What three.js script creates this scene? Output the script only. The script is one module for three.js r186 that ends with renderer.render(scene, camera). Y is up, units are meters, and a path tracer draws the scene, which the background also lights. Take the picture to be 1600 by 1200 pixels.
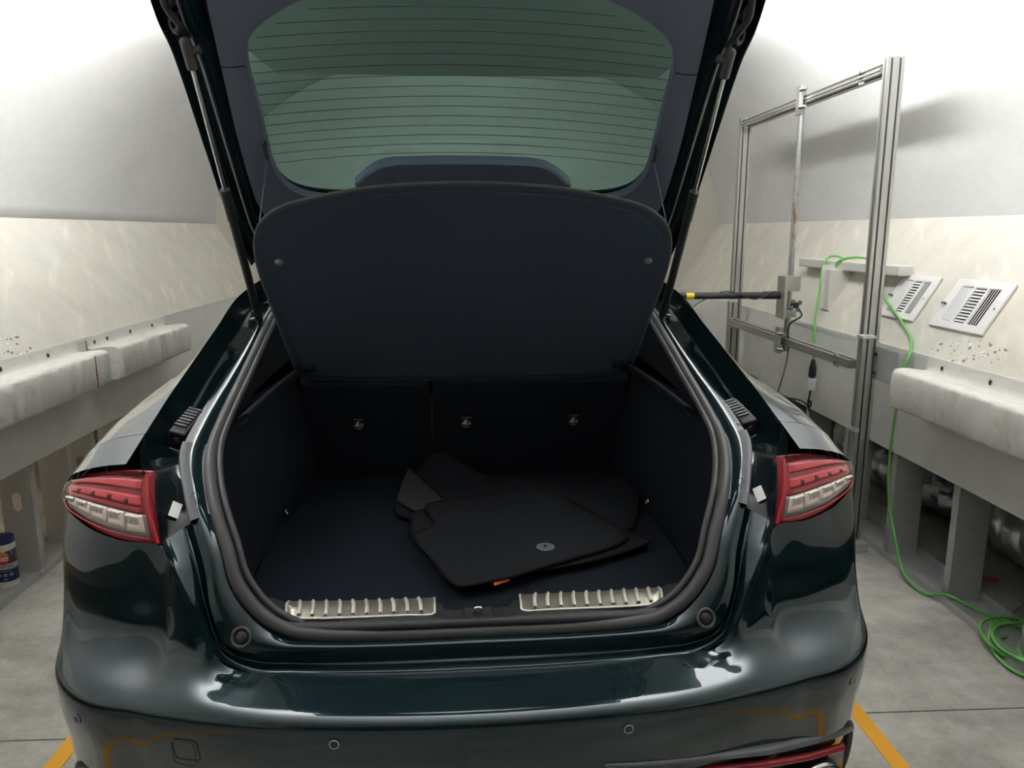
import * as THREE from 'three';
import { RoundedBoxGeometry } from 'three/addons/geometries/RoundedBoxGeometry.js';
import { mergeGeometries, mergeVertices, toCreasedNormals } from 'three/addons/utils/BufferGeometryUtils.js';
import { ImprovedNoise } from 'three/addons/math/ImprovedNoise.js';
import { RectAreaLightUniformsLib } from 'three/addons/lights/RectAreaLightUniformsLib.js';

// ---------- camera, light, exposure ----------
const scene = new THREE.Scene();
scene.background = new THREE.Color(0x000000);
const RAD = Math.PI / 180;
const camera = new THREE.PerspectiveCamera(53.13, 4 / 3, 0.05, 60);
camera.position.set(0, 1.52, 0);
camera.rotation.order = 'YXZ';
camera.rotation.set(-11.2 * RAD, -2.97 * RAD, 0);
const renderer = new THREE.WebGLRenderer({ antialias: true });
renderer.toneMapping = THREE.LinearToneMapping;
renderer.toneMappingExposure = 1.0;
renderer.shadowMap.enabled = true;
RectAreaLightUniformsLib.init();
const FLOOD = 90;          // radiance of the flood lamps on the canopy
const UP_FILL = 82;              // radiance of the trays added on the canopy as even fill
const GAP_FILL = 30;             // unseen lamp added to brighten the gap behind the left wall

// ---------- helpers ----------
let seed = 1234567;
const rnd = () => { seed = (seed * 1664525 + 1013904223) >>> 0; return seed / 4294967296; };
const noise = new ImprovedNoise();
const fbm = (x, y, z = 0, o = 4) => { let a = 0, f = 1, s = 0.5; for (let i = 0; i < o; i++) { a += s * noise.noise(x * f, y * f, z + i * 7.3); f *= 2.03; s *= 0.5; } return a; };
const V = (x, y, z) => new THREE.Vector3(x, y, z);
const names = {};
const numbered = (n) => { const k = names[n] = (names[n] ?? -1) + 1; return k ? n + '_' + String(k).padStart(3, '0') : n; };
function mesh(name, geo, mat, parent = scene) {
  const m = new THREE.Mesh(geo, mat); m.name = parent === scene ? numbered(name) : name;
  m.castShadow = m.receiveShadow = true; parent.add(m); return m;
}
function group(name, parent = scene) { const g = new THREE.Group(); g.name = parent === scene ? numbered(name) : name; parent.add(g); return g; }
function tag(o, label, category, grp, kind) { if (label) o.userData.label = label; if (category) o.userData.category = category; if (grp) o.userData.group = grp; if (kind) o.userData.kind = kind; return o; }
const struct = (o) => { o.userData.kind = 'structure'; return o; };
function uvBox(g, s = 1) {               // uv in metres by the dominant normal
  if (g.index) g = g.toNonIndexed();
  const p = g.attributes.position, n = g.attributes.normal, uv = new Float32Array(p.count * 2);
  for (let i = 0; i < p.count; i += 3) {
    let ax = 0, ay = 0, az = 0;
    for (let k = 0; k < 3; k++) { ax += Math.abs(n.getX(i + k)); ay += Math.abs(n.getY(i + k)); az += Math.abs(n.getZ(i + k)); }
    for (let k = 0; k < 3; k++) {
      const x = p.getX(i + k), y = p.getY(i + k), z = p.getZ(i + k);
      const [u, v] = ay >= ax && ay >= az ? [x, z] : ax >= az ? [z, y] : [x, y];
      uv[2 * (i + k)] = u * s; uv[2 * (i + k) + 1] = v * s;
    }
  }
  g.setAttribute('uv', new THREE.BufferAttribute(uv, 2)); return g;
}
function gridGeo(pts, nu, nv) {          // pts[i*(nv+1)+j]
  const pos = new Float32Array(pts.length * 3), uv = new Float32Array(pts.length * 2), idx = [];
  pts.forEach((p, i) => { pos[3 * i] = p.x; pos[3 * i + 1] = p.y; pos[3 * i + 2] = p.z; });
  for (let i = 0; i <= nu; i++) for (let j = 0; j <= nv; j++) { const k = i * (nv + 1) + j; uv[2 * k] = i / nu; uv[2 * k + 1] = j / nv; if (i < nu && j < nv) idx.push(k, k + nv + 1, k + 1, k + 1, k + nv + 1, k + nv + 2); }
  const g = new THREE.BufferGeometry();
  g.setAttribute('position', new THREE.BufferAttribute(pos, 3)); g.setAttribute('uv', new THREE.BufferAttribute(uv, 2)); g.setIndex(idx); g.computeVertexNormals(); return g;
}
const curve = (pts, type = 'centripetal') => new THREE.CatmullRomCurve3(pts.map((p) => Array.isArray(p) ? V(...p) : p), false, type);
function surf(rows, nu, nv, t0 = 0, t1 = 1) {   // rows[j] = a rail of points; smooth both ways
  const rails = rows.map((r) => curve(r)); const out = [];
  for (let i = 0; i <= nu; i++) { const t = t0 + (t1 - t0) * i / nu; const c = curve(rails.map((r) => r.getPoint(t))); for (let j = 0; j <= nv; j++) out.push(c.getPoint(j / nv)); }
  return gridGeo(out, nu, nv);
}
const mir = (pts) => pts.map(([x, y, z]) => [-x, y, z]);
const sx = (pts, s) => pts.map(([x, y, z]) => [s * x, y, z]);
function tube(pts, r, seg = 40, rad = 8, closed = false) { return new THREE.TubeGeometry(new THREE.CatmullRomCurve3(pts.map((p) => Array.isArray(p) ? V(...p) : p), closed, 'centripetal'), seg, r, rad, closed); }
function rod(a, b, r0, r1 = r0, rad = 16) {
  a = V(...a); b = V(...b); const d = b.clone().sub(a), g = new THREE.CylinderGeometry(r1, r0, d.length(), rad);
  g.applyQuaternion(new THREE.Quaternion().setFromUnitVectors(V(0, 1, 0), d.clone().normalize())); g.translate(...a.add(b).multiplyScalar(0.5).toArray()); return g;
}
function box(x0, x1, y0, y1, z0, z1, r = 0) {
  const w = x1 - x0, h = y1 - y0, d = z1 - z0;
  const g = r ? new RoundedBoxGeometry(w, h, d, 2, Math.min(r, w / 2.01, h / 2.01, d / 2.01)) : new THREE.BoxGeometry(w, h, d);
  g.translate((x0 + x1) / 2, (y0 + y1) / 2, (z0 + z1) / 2); return g;
}
const ni = (g) => (g.index ? g.toNonIndexed() : g);
const merge = (list) => mergeGeometries(list.map((g) => { g = ni(g); for (const k of Object.keys(g.attributes)) if (!['position', 'normal', 'uv'].includes(k)) g.deleteAttribute(k); return g; }));
function place(g, { at = [0, 0, 0], x = [1, 0, 0], y = [0, 1, 0] }) {   // basis x, y (z = x cross y)
  const X = V(...x).normalize(), Z = X.clone().cross(V(...y)).normalize(), Y = Z.clone().cross(X);
  g.applyMatrix4(new THREE.Matrix4().makeBasis(X, Y, Z).setPosition(...at)); return g;
}
function plate(outline, depth, bevel = 0.001, holes = []) {     // outline in xy, front face at z = depth
  const s = new THREE.Shape(outline.map(([x, y]) => new THREE.Vector2(x, y)));
  for (const h of holes) s.holes.push(new THREE.Path(h.map(([x, y]) => new THREE.Vector2(x, y))));
  return new THREE.ExtrudeGeometry(s, { depth: depth - 2 * bevel, bevelEnabled: bevel > 0, bevelThickness: bevel, bevelSize: bevel, bevelOffset: -bevel, bevelSegments: 2, curveSegments: 6 }).translate(0, 0, bevel);
}
function smoothLoop(pts, n) { const c = new THREE.CatmullRomCurve3(pts.map(([x, y]) => V(x, y, 0)), true, 'centripetal'); return c.getSpacedPoints(n).slice(0, n).map((p) => [p.x, p.y]); }
const rrect = (w, h, r, n = 4) => { const o = []; for (const [cx, cy, a] of [[w / 2 - r, h / 2 - r, 0], [-w / 2 + r, h / 2 - r, 90], [-w / 2 + r, -h / 2 + r, 180], [w / 2 - r, -h / 2 + r, 270]]) for (let i = 0; i <= n; i++) { const t = (a + 90 * i / n) * RAD; o.push([cx + r * Math.cos(t), cy + r * Math.sin(t)]); } return o; };

// ---------- textures ----------
function dataTex(w, h, fn, srgb = true) {
  const d = new Uint8Array(w * h * 4);
  for (let y = 0; y < h; y++) for (let x = 0; x < w; x++) { const c = fn(x / w, y / h, x, y), k = 4 * (y * w + x); for (let i = 0; i < 3; i++) d[k + i] = Math.max(0, Math.min(255, Math.round(c[i]))); d[k + 3] = 255; }
  const t = new THREE.DataTexture(d, w, h); t.wrapS = t.wrapT = THREE.RepeatWrapping; t.magFilter = THREE.LinearFilter; t.minFilter = THREE.LinearMipmapLinearFilter; t.generateMipmaps = true; if (srgb) t.colorSpace = THREE.SRGBColorSpace; t.needsUpdate = true; return t;
}
function canvasTex(w, h, draw) { const c = document.createElement('canvas'); c.width = w; c.height = h; draw(c.getContext('2d'), w, h); const t = new THREE.CanvasTexture(c); t.colorSpace = THREE.SRGBColorSpace; t.magFilter = THREE.LinearFilter; return t; }
const rep = (t, u, v) => { const c = t.clone(); c.repeat.set(u, v); c.needsUpdate = true; return c; };
const concreteTex = dataTex(1024, 1024, (u, v) => {
  const a = fbm(u * 9, v * 9, 1, 5), b = fbm(u * 60, v * 60, 4, 3), s = fbm(u * 4 + 0.7 * fbm(u * 14, v * 5, 9), v * 16, 2, 4), c = fbm(u * 260, v * 260, 8, 2);
  let l = 166 + a * 42 + b * 20 + s * 40 + c * 16; const w = Math.max(0, fbm(u * 22, v * 22, 12, 3) - 0.28) * 160; l += w;
  return [l * 1.0, l * 0.985, l * 0.94];
});
const wallTex = dataTex(1024, 512, (u, v) => {        // rubbed, slightly stained cream vinyl: streaks that run slantwise
  const a = fbm(u * 16 - v * 6, v * 4 + u * 3, 3, 4), b = fbm(u * 5, v * 4, 6, 3), c = fbm(u * 120, v * 60, 9, 2), s = Math.max(0, fbm(u * 26 + v * 12, v * 5, 15, 3) - 0.12);
  const l = 224 + a * 16 + c * 7 + s * 40;
  return [l - 3 + b * 5, l - 7 - b * 2, l - 20 - b * 8];
});
const domeTex = dataTex(512, 512, (u, v) => { const l = 208 + fbm(u * 30, v * 30, 2, 3) * 6 + fbm(u * 4, v * 4, 5, 3) * 10; return [l, l, l - 2]; });
const panelTex = dataTex(512, 512, (u, v) => { const l = 236 + fbm(u * 8, v * 8, 2, 4) * 10 + fbm(u * 150, v * 150, 5, 2) * 9, m = fbm(u * 70, v * 70, 21, 2) > 0.46 ? -34 : 0; return [l + m, l + m, l - 4 + m]; });
const vinylTex = dataTex(512, 512, (u, v) => { const a = fbm(u * 7, v * 7, 31, 4), b = fbm(u * 40, v * 40, 35, 3), d = Math.max(0, fbm(u * 12, v * 20, 38, 4) - 0.1) * 120; const l = 222 + a * 10 + b * 6 - d * 0.35; return [l, l - 1 - d * 0.05, l - 8 - d * 0.18]; });
const speckTex = dataTex(256, 256, (u, v, x, y) => { const l = 128 + (noise.noise(x * 0.45, y * 0.45, 2) + noise.noise(x * 0.9, y * 0.9, 8) * 0.7) * 110; return [l, l, l]; }, false);
const metalTex = dataTex(256, 256, (u, v) => { const l = 198 + fbm(u * 5, v * 30, 3, 3) * 14 + fbm(u * 20, v * 20, 8, 3) * 14; return [l, l + 1, l + 1]; });
const plyTex = dataTex(256, 256, (u, v) => { const l = fbm(u * 3, v * 40, 3, 4) * 24; return [206 + l, 194 + l, 160 + l]; });
const rodTex = dataTex(64, 512, (u, v) => { const r = Math.max(0, fbm(u * 6, v * 26, 3, 4) + 0.12 - Math.abs(v - 0.52) * 1.6) * 2.4, l = 176 + fbm(u * 4, v * 90, 5, 2) * 20; return [l - r * 40, l - r * 75, l - r * 105]; });

// ---------- materials ----------
const std = (color, rough = 0.6, metal = 0, o = {}) => new THREE.MeshStandardMaterial({ color, roughness: rough, metalness: metal, side: THREE.DoubleSide, ...o });
const soft = (color, rough = 1, o = {}) => new THREE.MeshPhysicalMaterial({ color, roughness: rough, metalness: 0, specularIntensity: 0.12, side: THREE.DoubleSide, ...o });
const phys = (o) => new THREE.MeshPhysicalMaterial({ side: THREE.DoubleSide, ...o });
const lin = (r, g, b) => new THREE.Color().setRGB(r, g, b);
const M = {
  paint: phys({ color: lin(0.0075, 0.02, 0.025), roughness: 0.17, metalness: 0.4, specularIntensity: 0.25, clearcoat: 1, clearcoatRoughness: 0.025 }),
  concrete: std(0xffffff, 0.82, 0, { map: rep(concreteTex, 0.25, 0.25), bumpMap: rep(speckTex, 3, 3), bumpScale: 0.0008 }),
  wall: std(0xffffff, 0.6, 0, { map: rep(wallTex, 0.4, 0.8) }),
  dome: std(0xffffff, 0.75, 0, { map: rep(domeTex, 0.5, 0.5) }),
  panel: std(0xffffff, 0.6, 0, { map: rep(panelTex, 1, 1) }),
  vinyl: std(0xffffff, 0.5, 0, { map: rep(vinylTex, 1.4, 1.4) }),
  galv: std(0xffffff, 0.45, 0.35, { map: rep(metalTex, 3, 3) }),
  alu: std(0xb4b4b0, 0.36, 0.7),
  slot: std(0x4a4b4a, 0.6, 0.5),
  steel: std(0xc9c9c6, 0.22, 1),
  yellow: std(0xe0a021, 0.7, 0, { bumpMap: rep(speckTex, 8, 8), bumpScale: 0.001 }),
  black: std(lin(0.018, 0.019, 0.022), 0.5),
  blackIn: soft(lin(0.013, 0.015, 0.019), 0.8),
  blackGloss: std(lin(0.006, 0.009, 0.012), 0.16),
  rubber: std(lin(0.06, 0.058, 0.06), 0.5),
  trimGrey: std(lin(0.115, 0.118, 0.13), 0.5),
  hatchTrimHazed: std(lin(0.11, 0.13, 0.18), 0.65, 0, { bumpMap: rep(speckTex, 10, 10), bumpScale: 0.0003 }),  // slate tone lifted and blued to hold a veiling haze
  carpet: soft(lin(0.0145, 0.0182, 0.025), 1, { bumpMap: rep(speckTex, 14, 14), bumpScale: 0.002 }),
  shelf: soft(lin(0.045, 0.059, 0.083), 1, { bumpMap: rep(speckTex, 14, 14), bumpScale: 0.001 }),
  mat: soft(lin(0.024, 0.0258, 0.03), 1, { bumpMap: rep(speckTex, 18, 18), bumpScale: 0.003 }),
  matBack: soft(lin(0.065, 0.067, 0.075), 0.85, { bumpMap: rep(speckTex, 40, 40), bumpScale: 0.003 }),
  binding: soft(lin(0.012, 0.012, 0.014), 0.9),
  piping: std(lin(0.07, 0.066, 0.066), 0.95),
  red: std(lin(0.26, 0.009, 0.022), 0.2),
  redBright: std(lin(0.42, 0.014, 0.03), 0.45),
  redDark: std(lin(0.09, 0.005, 0.011), 0.6),
  redPale: std(lin(0.5, 0.045, 0.06), 0.5),
  reflector: std(lin(0.78, 0.68, 0.6), 0.3, 0.25),
  lampGrey: std(lin(0.3, 0.3, 0.3), 0.4, 0.2),
  clear: phys({ color: 0xffffff, roughness: 0.02, transmission: 1, thickness: 0, ior: 1.2 }),
  glass: phys({ color: lin(0.27, 0.42, 0.4), roughness: 0.01, transmission: 1, thickness: 0, ior: 1.45 }),
  silver: std(lin(0.42, 0.40, 0.34), 0.32, 0.8),
  silverLight: std(lin(0.8, 0.77, 0.68), 0.35, 0.45),
  chrome: std(lin(0.75, 0.75, 0.75), 0.12, 1),
  white: std(0xf1f0ee, 0.45),
  greenCord: std(0x6fb45c, 0.45),
  ply: std(0xffffff, 0.8, 0, { map: rep(plyTex, 0.8, 0.8) }),
  dark: std(0x35383b, 0.9),
  tyre: std(lin(0.015, 0.015, 0.016), 0.85),
  orange: std(0xf06a1c, 0.7),
  winBlack: std(lin(0.004, 0.005, 0.006), 0.08),
};

// ---------- room ----------
const XW = 1.94, XC = 2.3, YC = 1.59, ZB = -7.2, ZF = 3.2;      // wall foot, crease, crease height, far end, near end
{ // floor: slabs with an open joint between them
  const f = struct(group('floor'));
  mesh('slab', uvBox(box(-3.4, 3.4, -0.12, 0, -2.157, ZF + 0.3, 0.002)), M.concrete, f);
  mesh('slab', uvBox(box(-3.4, 3.4, -0.12, 0, -7.5, -2.163, 0.002)), M.concrete, f);
  mesh('joint_filler', box(-3.4, 3.4, -0.12, -0.006, -2.163, -2.157), M.dark, f);
}
for (const s of [-1, 1]) tag(mesh('floor_line', uvBox(box(s * 1.225 - 0.026, s * 1.225 + 0.026, 0.0003, 0.0023, -6, 2.6)), M.yellow), s < 0 ? 'yellow painted floor line on the side of the wipes canister' : 'yellow painted floor line on the side of the aluminium frame', 'floor line', 'yellow lines beside the car');
{ // dome: half ellipse vault with thickness
  const H = 1.5, pts = [], nu = 72, nv = 24, t = 0.04;
  const ring = []; for (let i = 0; i <= nu; i++) { const a = Math.PI * i / nu; ring.push([XC * Math.cos(a), YC + H * Math.sin(a)]); }
  for (let i = nu; i >= 0; i--) { const a = Math.PI * i / nu; ring.push([(XC + t) * Math.cos(a), YC + (H + t) * Math.sin(a)]); }
  for (const [x, y] of ring) for (let j = 0; j <= nv; j++) pts.push(V(x, y, ZB + (ZF - ZB) * j / nv));
  const g = gridGeo(pts, ring.length - 1, nv); const uv = g.attributes.uv;
  for (let i = 0; i < uv.count; i++) uv.setXY(i, uv.getX(i) * 14, uv.getY(i) * 10);
  struct(mesh('ceiling', g, M.dome));
}
function slabPoly(outline, z0, z1) { const g = plate(outline, z1 - z0, 0); g.translate(0, 0, z0); return g; }
for (const s of [-1, 1]) {
  const side = s < 0 ? 'left' : 'right', w = struct(group('wall_' + side));
  const o = [[XW, 1.0], [XC, YC], [XC + 0.06, YC], [XW + 0.06, 0.98]].map(([x, y]) => [s * x, y]);
  const g = slabPoly(s < 0 ? o.reverse() : o, ZB, ZF);
  { const p = g.attributes.position, uv = g.attributes.uv; for (let i = 0; i < p.count; i++) uv.setXY(i, p.getZ(i), (p.getY(i) - 1) * 1.17); }
  mesh('sloped_panel', g, M.wall, w);
  mesh('lower_panel', uvBox(box(s > 0 ? XW : -XW - 0.03, s > 0 ? XW + 0.03 : -XW, 0.52, 1.0, ZB, ZF, 0.002)), M.panel, w);
  // slim capping where the two panels meet
  mesh('capping', uvBox(box(s > 0 ? XW - 0.003 : -XW - 0.006, s > 0 ? XW + 0.006 : -XW + 0.003, 0.985, 1.003, ZB, ZF)), M.panel, w);
  struct(mesh('wall_' + side + '_outer', uvBox(box(s > 0 ? 3.3 : -3.4, s > 0 ? 3.4 : -3.3, 0, YC + 0.1, ZB, ZF)), s < 0 ? M.ply : M.dark));
}
{
  struct(mesh('wall_back', uvBox(box(-3.4, 3.4, 0, 3.2, ZB - 0.1, ZB)), std(0xe6e2d6, 0.6, 0, { map: rep(domeTex, 0.3, 0.3) })));
  struct(mesh('wall_front', uvBox(box(-3.4, 3.4, 0, 3.2, ZF, ZF + 0.1)), M.dark));
}
{ // hanging canopy that hides the flood lamps
  const c = tag(group('light_canopy'), 'wide flat white canopy hung under the vaulted ceiling', 'canopy');
  mesh('board', uvBox(box(-1.17, 1.17, 2.46, 2.5, -5.0, -2.05, 0.004)), M.dome, c);
  for (const x of [-0.9, 0.9]) for (const z of [-4.7, -2.3]) tag(mesh('canopy_hanger', rod([x, 2.501, z], [x, YC + 1.5 * Math.sqrt(1 - (x / XC) ** 2), z], 0.006), M.steel), 'thin steel rod from the vault down to the canopy', 'hanger rod', 'hanger rods of the canopy');
}
const FZ = [-4.05, -3.45, -2.9, -2.35].flatMap((z) => [[-1.15, z, -90], [1.15, z, 90]]).concat([-.8, -.27, .27, .8].map((x) => [x, -2.07, 0]));
for (const [x, z, turn] of FZ) {
  const l = tag(group('flood_lamp'), turn < 0 ? 'bright flood lamp on the canopy facing the left vault' : turn > 0 ? 'bright flood lamp on the canopy facing the right vault' : 'bright flood lamp on the canopy end above the raised tailgate', 'lamp', 'flood lamps on the canopy');
  l.position.set(x, 2.6, z); l.rotation.order = 'YXZ'; l.rotation.set(turn ? -.5 : -.65, turn * RAD, 0);
  mesh('housing', box(-0.26, 0.26, -0.07, 0.07, -0.06, -0.005, 0.006), M.black, l);
  mesh('stand', box(-0.03, 0.03, -0.08, -0.068, -0.05, -0.02), M.black, l);
  mesh('lens', box(-0.24, 0.24, -0.055, 0.055, -0.006, 0.0), std(0xffffff, 0.5, 0, { emissive: 0xffffff, emissiveIntensity: 4 }), l);
  const a = new THREE.RectAreaLight(0xffffff, turn ? FLOOD : FLOOD * 2.2, 0.48, 0.11); a.name = 'flood_light'; a.position.set(0, 0, 0.004); a.rotation.y = Math.PI; l.add(a);
}
for (const z of [-4.25, -2.8]) {  // added lamps, out of view, for uniform fill off the vault
  const l = tag(group('added_fill_tray'), 'long white added fill tray on top of the canopy facing the vault', 'lamp', 'added fill trays on the canopy');
  l.position.set(0, 2.56, z);
  mesh('tray', box(-.2, .2, -.058, -.012, -.62, .62, .004), M.white, l);
  mesh('diffuser', box(-.18, .18, -.013, 0, -.6, .6), std(0xffffff, .5, 0, { emissive: 0xffffff, emissiveIntensity: 3 }), l);
  const a = new THREE.RectAreaLight(0xffffff, UP_FILL, .36, 1.2); a.name = 'tray_fill_light'; a.position.set(0, .004, 0); a.rotation.x = Math.PI / 2; l.add(a);
}
{ // added lamp, out of view, that brightens the gap behind the left wall
  const l = tag(group('added_gap_lamp'), 'added unseen fill lamp in the gap behind the left wall', 'lamp');
  l.position.set(-2.02, 0.86, -3.6); l.rotation.y = Math.PI;
  mesh('batten', box(-0.08, -0.02, -0.03, 0.03, -0.7, 0.7, 0.004), M.white, l);
  mesh('tube', rod([0, 0, -0.65], [0, 0, 0.65], 0.013), std(0xffffff, 0.5, 0, { emissive: 0xfff2dc, emissiveIntensity: 2 }), l);
  const a = new THREE.RectAreaLight(0xfff0d8, GAP_FILL, 1.3, 0.06); a.name = 'gap_fill_light'; a.position.set(0.03, 0, 0); a.rotation.y = -Math.PI / 2; l.add(a);
}

// ---------- car ----------
const car = tag(group('car'), 'dark green fastback car with raised tailgate and empty black boot', 'car');
car.position.set(0.0136, 0, -1.262); car.rotation.y = 1.70 * RAD;
const P = (name, geo, mat, parent = car) => mesh(name, geo, mat, parent);

// lamp / bumper common edge
const LB = [[.637, .897, -.247], [.72, .904, -.268], [.79, .916, -.30], [.848, .927, -.35], [.886, .933, -.395], [.906, .941, -.437]];
const LT = [[.672, 1.038, -.305], [.742, 1.031, -.355], [.803, 1.020, -.385], [.852, 1.007, -.408], [.889, .988, -.43], [.909, .962, -.447]];
{ // rear bumper
  const st0 = [
    [[0, .668, -.10], [0, .664, -.08], [0, .658, -.06], [0, .652, -.04], [0, .643, -.014], [0, .634, -.002]],
    [[.2, .668, -.106], [.2, .664, -.088], [.2, .658, -.068], [.2, .652, -.048], [.2, .643, -.022], [.2, .634, -.010]],
    [[.40, .668, -.142], [.40, .664, -.115], [.40, .66, -.095], [.40, .655, -.075], [.40, .645, -.044], [.40, .635, -.031]],
    [[.498, .68, -.155], [.50, .672, -.142], [.502, .667, -.127], [.503, .66, -.107], [.505, .648, -.07], [.505, .635, -.055]],
    [[.545, .735, -.168], [.55, .715, -.164], [.555, .695, -.158], [.56, .677, -.142], [.565, .651, -.09], [.568, .635, -.073]],
    [[.600, .84, -.205], [.605, .78, -.203], [.61, .715, -.197], [.615, .678, -.172], [.622, .648, -.11], [.625, .635, -.09]],
    [LB[0], [.642, .80, -.236], [.646, .715, -.228], [.652, .677, -.20], [.66, .648, -.125], [.665, .635, -.105]],
    [LB[1], [.726, .80, -.259], [.73, .715, -.25], [.735, .68, -.22], [.742, .65, -.15], [.745, .636, -.13]],
    [LB[2], [.797, .81, -.292], [.80, .722, -.282], [.80, .687, -.255], [.80, .654, -.188], [.80, .638, -.165]],
    [LB[3], [.857, .825, -.336], [.858, .735, -.324], [.855, .697, -.30], [.847, .66, -.237], [.843, .642, -.208]],
    [LB[4], [.898, .855, -.387], [.897, .785, -.372], [.893, .733, -.352], [.881, .676, -.302], [.876, .647, -.263]],
    [LB[5], [.915, .862, -.448], [.914, .79, -.44], [.911, .737, -.42], [.901, .68, -.38], [.897, .65, -.347]],
    [[.920, .955, -.55], [.925, .862, -.55], [.925, .79, -.55], [.922, .737, -.53], [.913, .68, -.49], [.908, .65, -.46]],
    [[.929, .96, -.70], [.933, .865, -.70], [.933, .79, -.70], [.93, .737, -.69], [.922, .68, -.66], [.918, .65, -.64]],
  ];
  const st = st0.map((s, i) => { const [x, y, z] = s[5], k = Math.min(1, x / 0.9); return [...s, [x + .002 * k, y - .013, z + .004], [x + .001 * k, .57, z + .003], [x - .004 * k, .50, z - .008], [x - .008 * k, .40, z - .025], [x - .03 * k, .27, z - .07]]; });
  const rows = []; for (let j = 0; j < st[0].length; j++) rows.push([...st.slice(1).reverse().map((s) => [-s[j][0], s[j][1], s[j][2]]), ...st.map((s) => s[j])]);
  P('rear_bumper', surf(rows, 150, 66), M.paint);
}
// quarter panels, sides, roof, front
const QZ = [
  [[.745, 1.033, -.378], [.79, 1.028, -.387], [.846, 1.014, -.403], [.888, .993, -.427], [.912, .964, -.448]],
  [[.748, 1.068, -.50], [.812, 1.058, -.50], [.866, 1.036, -.505], [.898, 1.0, -.51], [.918, .957, -.52]],
  [[.750, 1.115, -.66], [.812, 1.088, -.66], [.872, 1.06, -.66], [.908, 1.02, -.665], [.928, .96, -.67]],
  [[.750, 1.17, -.86], [.812, 1.118, -.86], [.878, 1.077, -.86], [.914, 1.036, -.86], [.933, .965, -.86]],
  [[.747, 1.24, -1.10], [.808, 1.16, -1.10], [.88, 1.09, -1.10], [.917, 1.046, -1.10], [.936, .97, -1.10]],
  [[.744, 1.31, -1.34], [.80, 1.21, -1.34], [.88, 1.10, -1.34], [.918, 1.05, -1.34], [.937, .975, -1.34]],
  [[.70, 1.375, -1.75], [.785, 1.24, -1.75], [.88, 1.10, -1.75], [.92, 1.05, -1.75], [.937, .975, -1.75]],
  [[.66, 1.39, -2.4], [.76, 1.24, -2.4], [.88, 1.09, -2.4], [.92, 1.04, -2.4], [.937, .97, -2.4]],
  [[.63, 1.33, -3.0], [.74, 1.2, -3.0], [.87, 1.06, -3.0], [.92, 1.02, -3.0], [.935, .95, -3.0]],
  [[.66, 1.06, -3.5], [.76, 1.04, -3.5], [.86, 1.0, -3.5], [.915, .96, -3.5], [.93, .90, -3.5]],
  [[.62, .93, -4.3], [.72, .92, -4.3], [.81, .89, -4.3], [.87, .85, -4.3], [.90, .80, -4.3]],
  [[.50, .74, -4.75], [.58, .73, -4.75], [.66, .72, -4.75], [.72, .70, -4.75], [.76, .66, -4.75]],
];
const railsOf = (list, s) => list[0].map((_, j) => list.map((q) => [s * q[j][0], q[j][1], q[j][2]]));
for (const s of [-1, 1]) {
  const cornerSet = [QZ[0], QZ[0].map((p, j) => p.map((v, k) => v + (QZ[1][j][k] - v) * 0.5)), QZ[1].map((p) => [p[0], p[1] - .0003, p[2] + .002])];
  P('bumper_corner', surf(railsOf(cornerSet, s), 12, 20), M.paint);
  P('quarter_panel', surf(railsOf([QZ[1].map((p) => [p[0], p[1], p[2] - .002]), ...QZ.slice(2)], s), 90, 24), M.paint);
  // door side below the shoulder with wheel arches
  const zs = []; for (let i = 0; i <= 80; i++) zs.push(-.70 - 4.0 * i / 80);
  const top = curve(QZ.map((q) => q[4])); const pts = [];
  const topAt = (z) => { let lo = 0, hi = 1; for (let k = 0; k < 30; k++) { const m = (lo + hi) / 2; if (top.getPoint(m).z > z) lo = m; else hi = m; } return top.getPoint(lo); };
  const low = (z) => { let y = .22; for (const c of [-1.095, -4.0]) { const d = Math.abs(z - c); if (d < .375) y = Math.max(y, .335 + Math.sqrt(.375 ** 2 - d * d)); } return y; };
  for (const z of zs) { const a = topAt(z), b = low(z); for (let j = 0; j <= 14; j++) { const t = j / 14, y = a.y + (b - a.y) * t; pts.push(V(s * (a.x + .004 * Math.sin(t * 3) - .05 * t * t * t), y, z)); } }
  P('side_panel', gridGeo(pts, 80, 14), M.paint);
  P('side_window', surf(railsOf(QZ.slice(5, 9).map((q) => [q[0], q[1], q[2]].map((p) => [p[0] + .004, p[1] - .012, p[2]])), s), 30, 8), M.winBlack);
}
{
  const zsec = QZ.slice(6).map((q) => q[0]);
  const rows = [-1, -.6, 0, .6, 1].map((k) => [[.74, 1.325, -1.52], ...zsec].map(([x, y, z]) => [k * x, y + .035 * (1 - k * k), z]));
  P('roof', surf(rows, 60, 16), M.paint);
  P('front_cap', surf([[-1, .66], [-1, .45], [-1, .25]].map(([_, y]) => [-.76, -.4, 0, .4, .76].map((x) => [x, y, -4.75 - .06 * (1 - (x / .76) ** 2)])), 20, 6), M.paint);
  P('underbody', box(-.80, .80, .20, .30, -4.6, -.35, .03), M.black);
}
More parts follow.
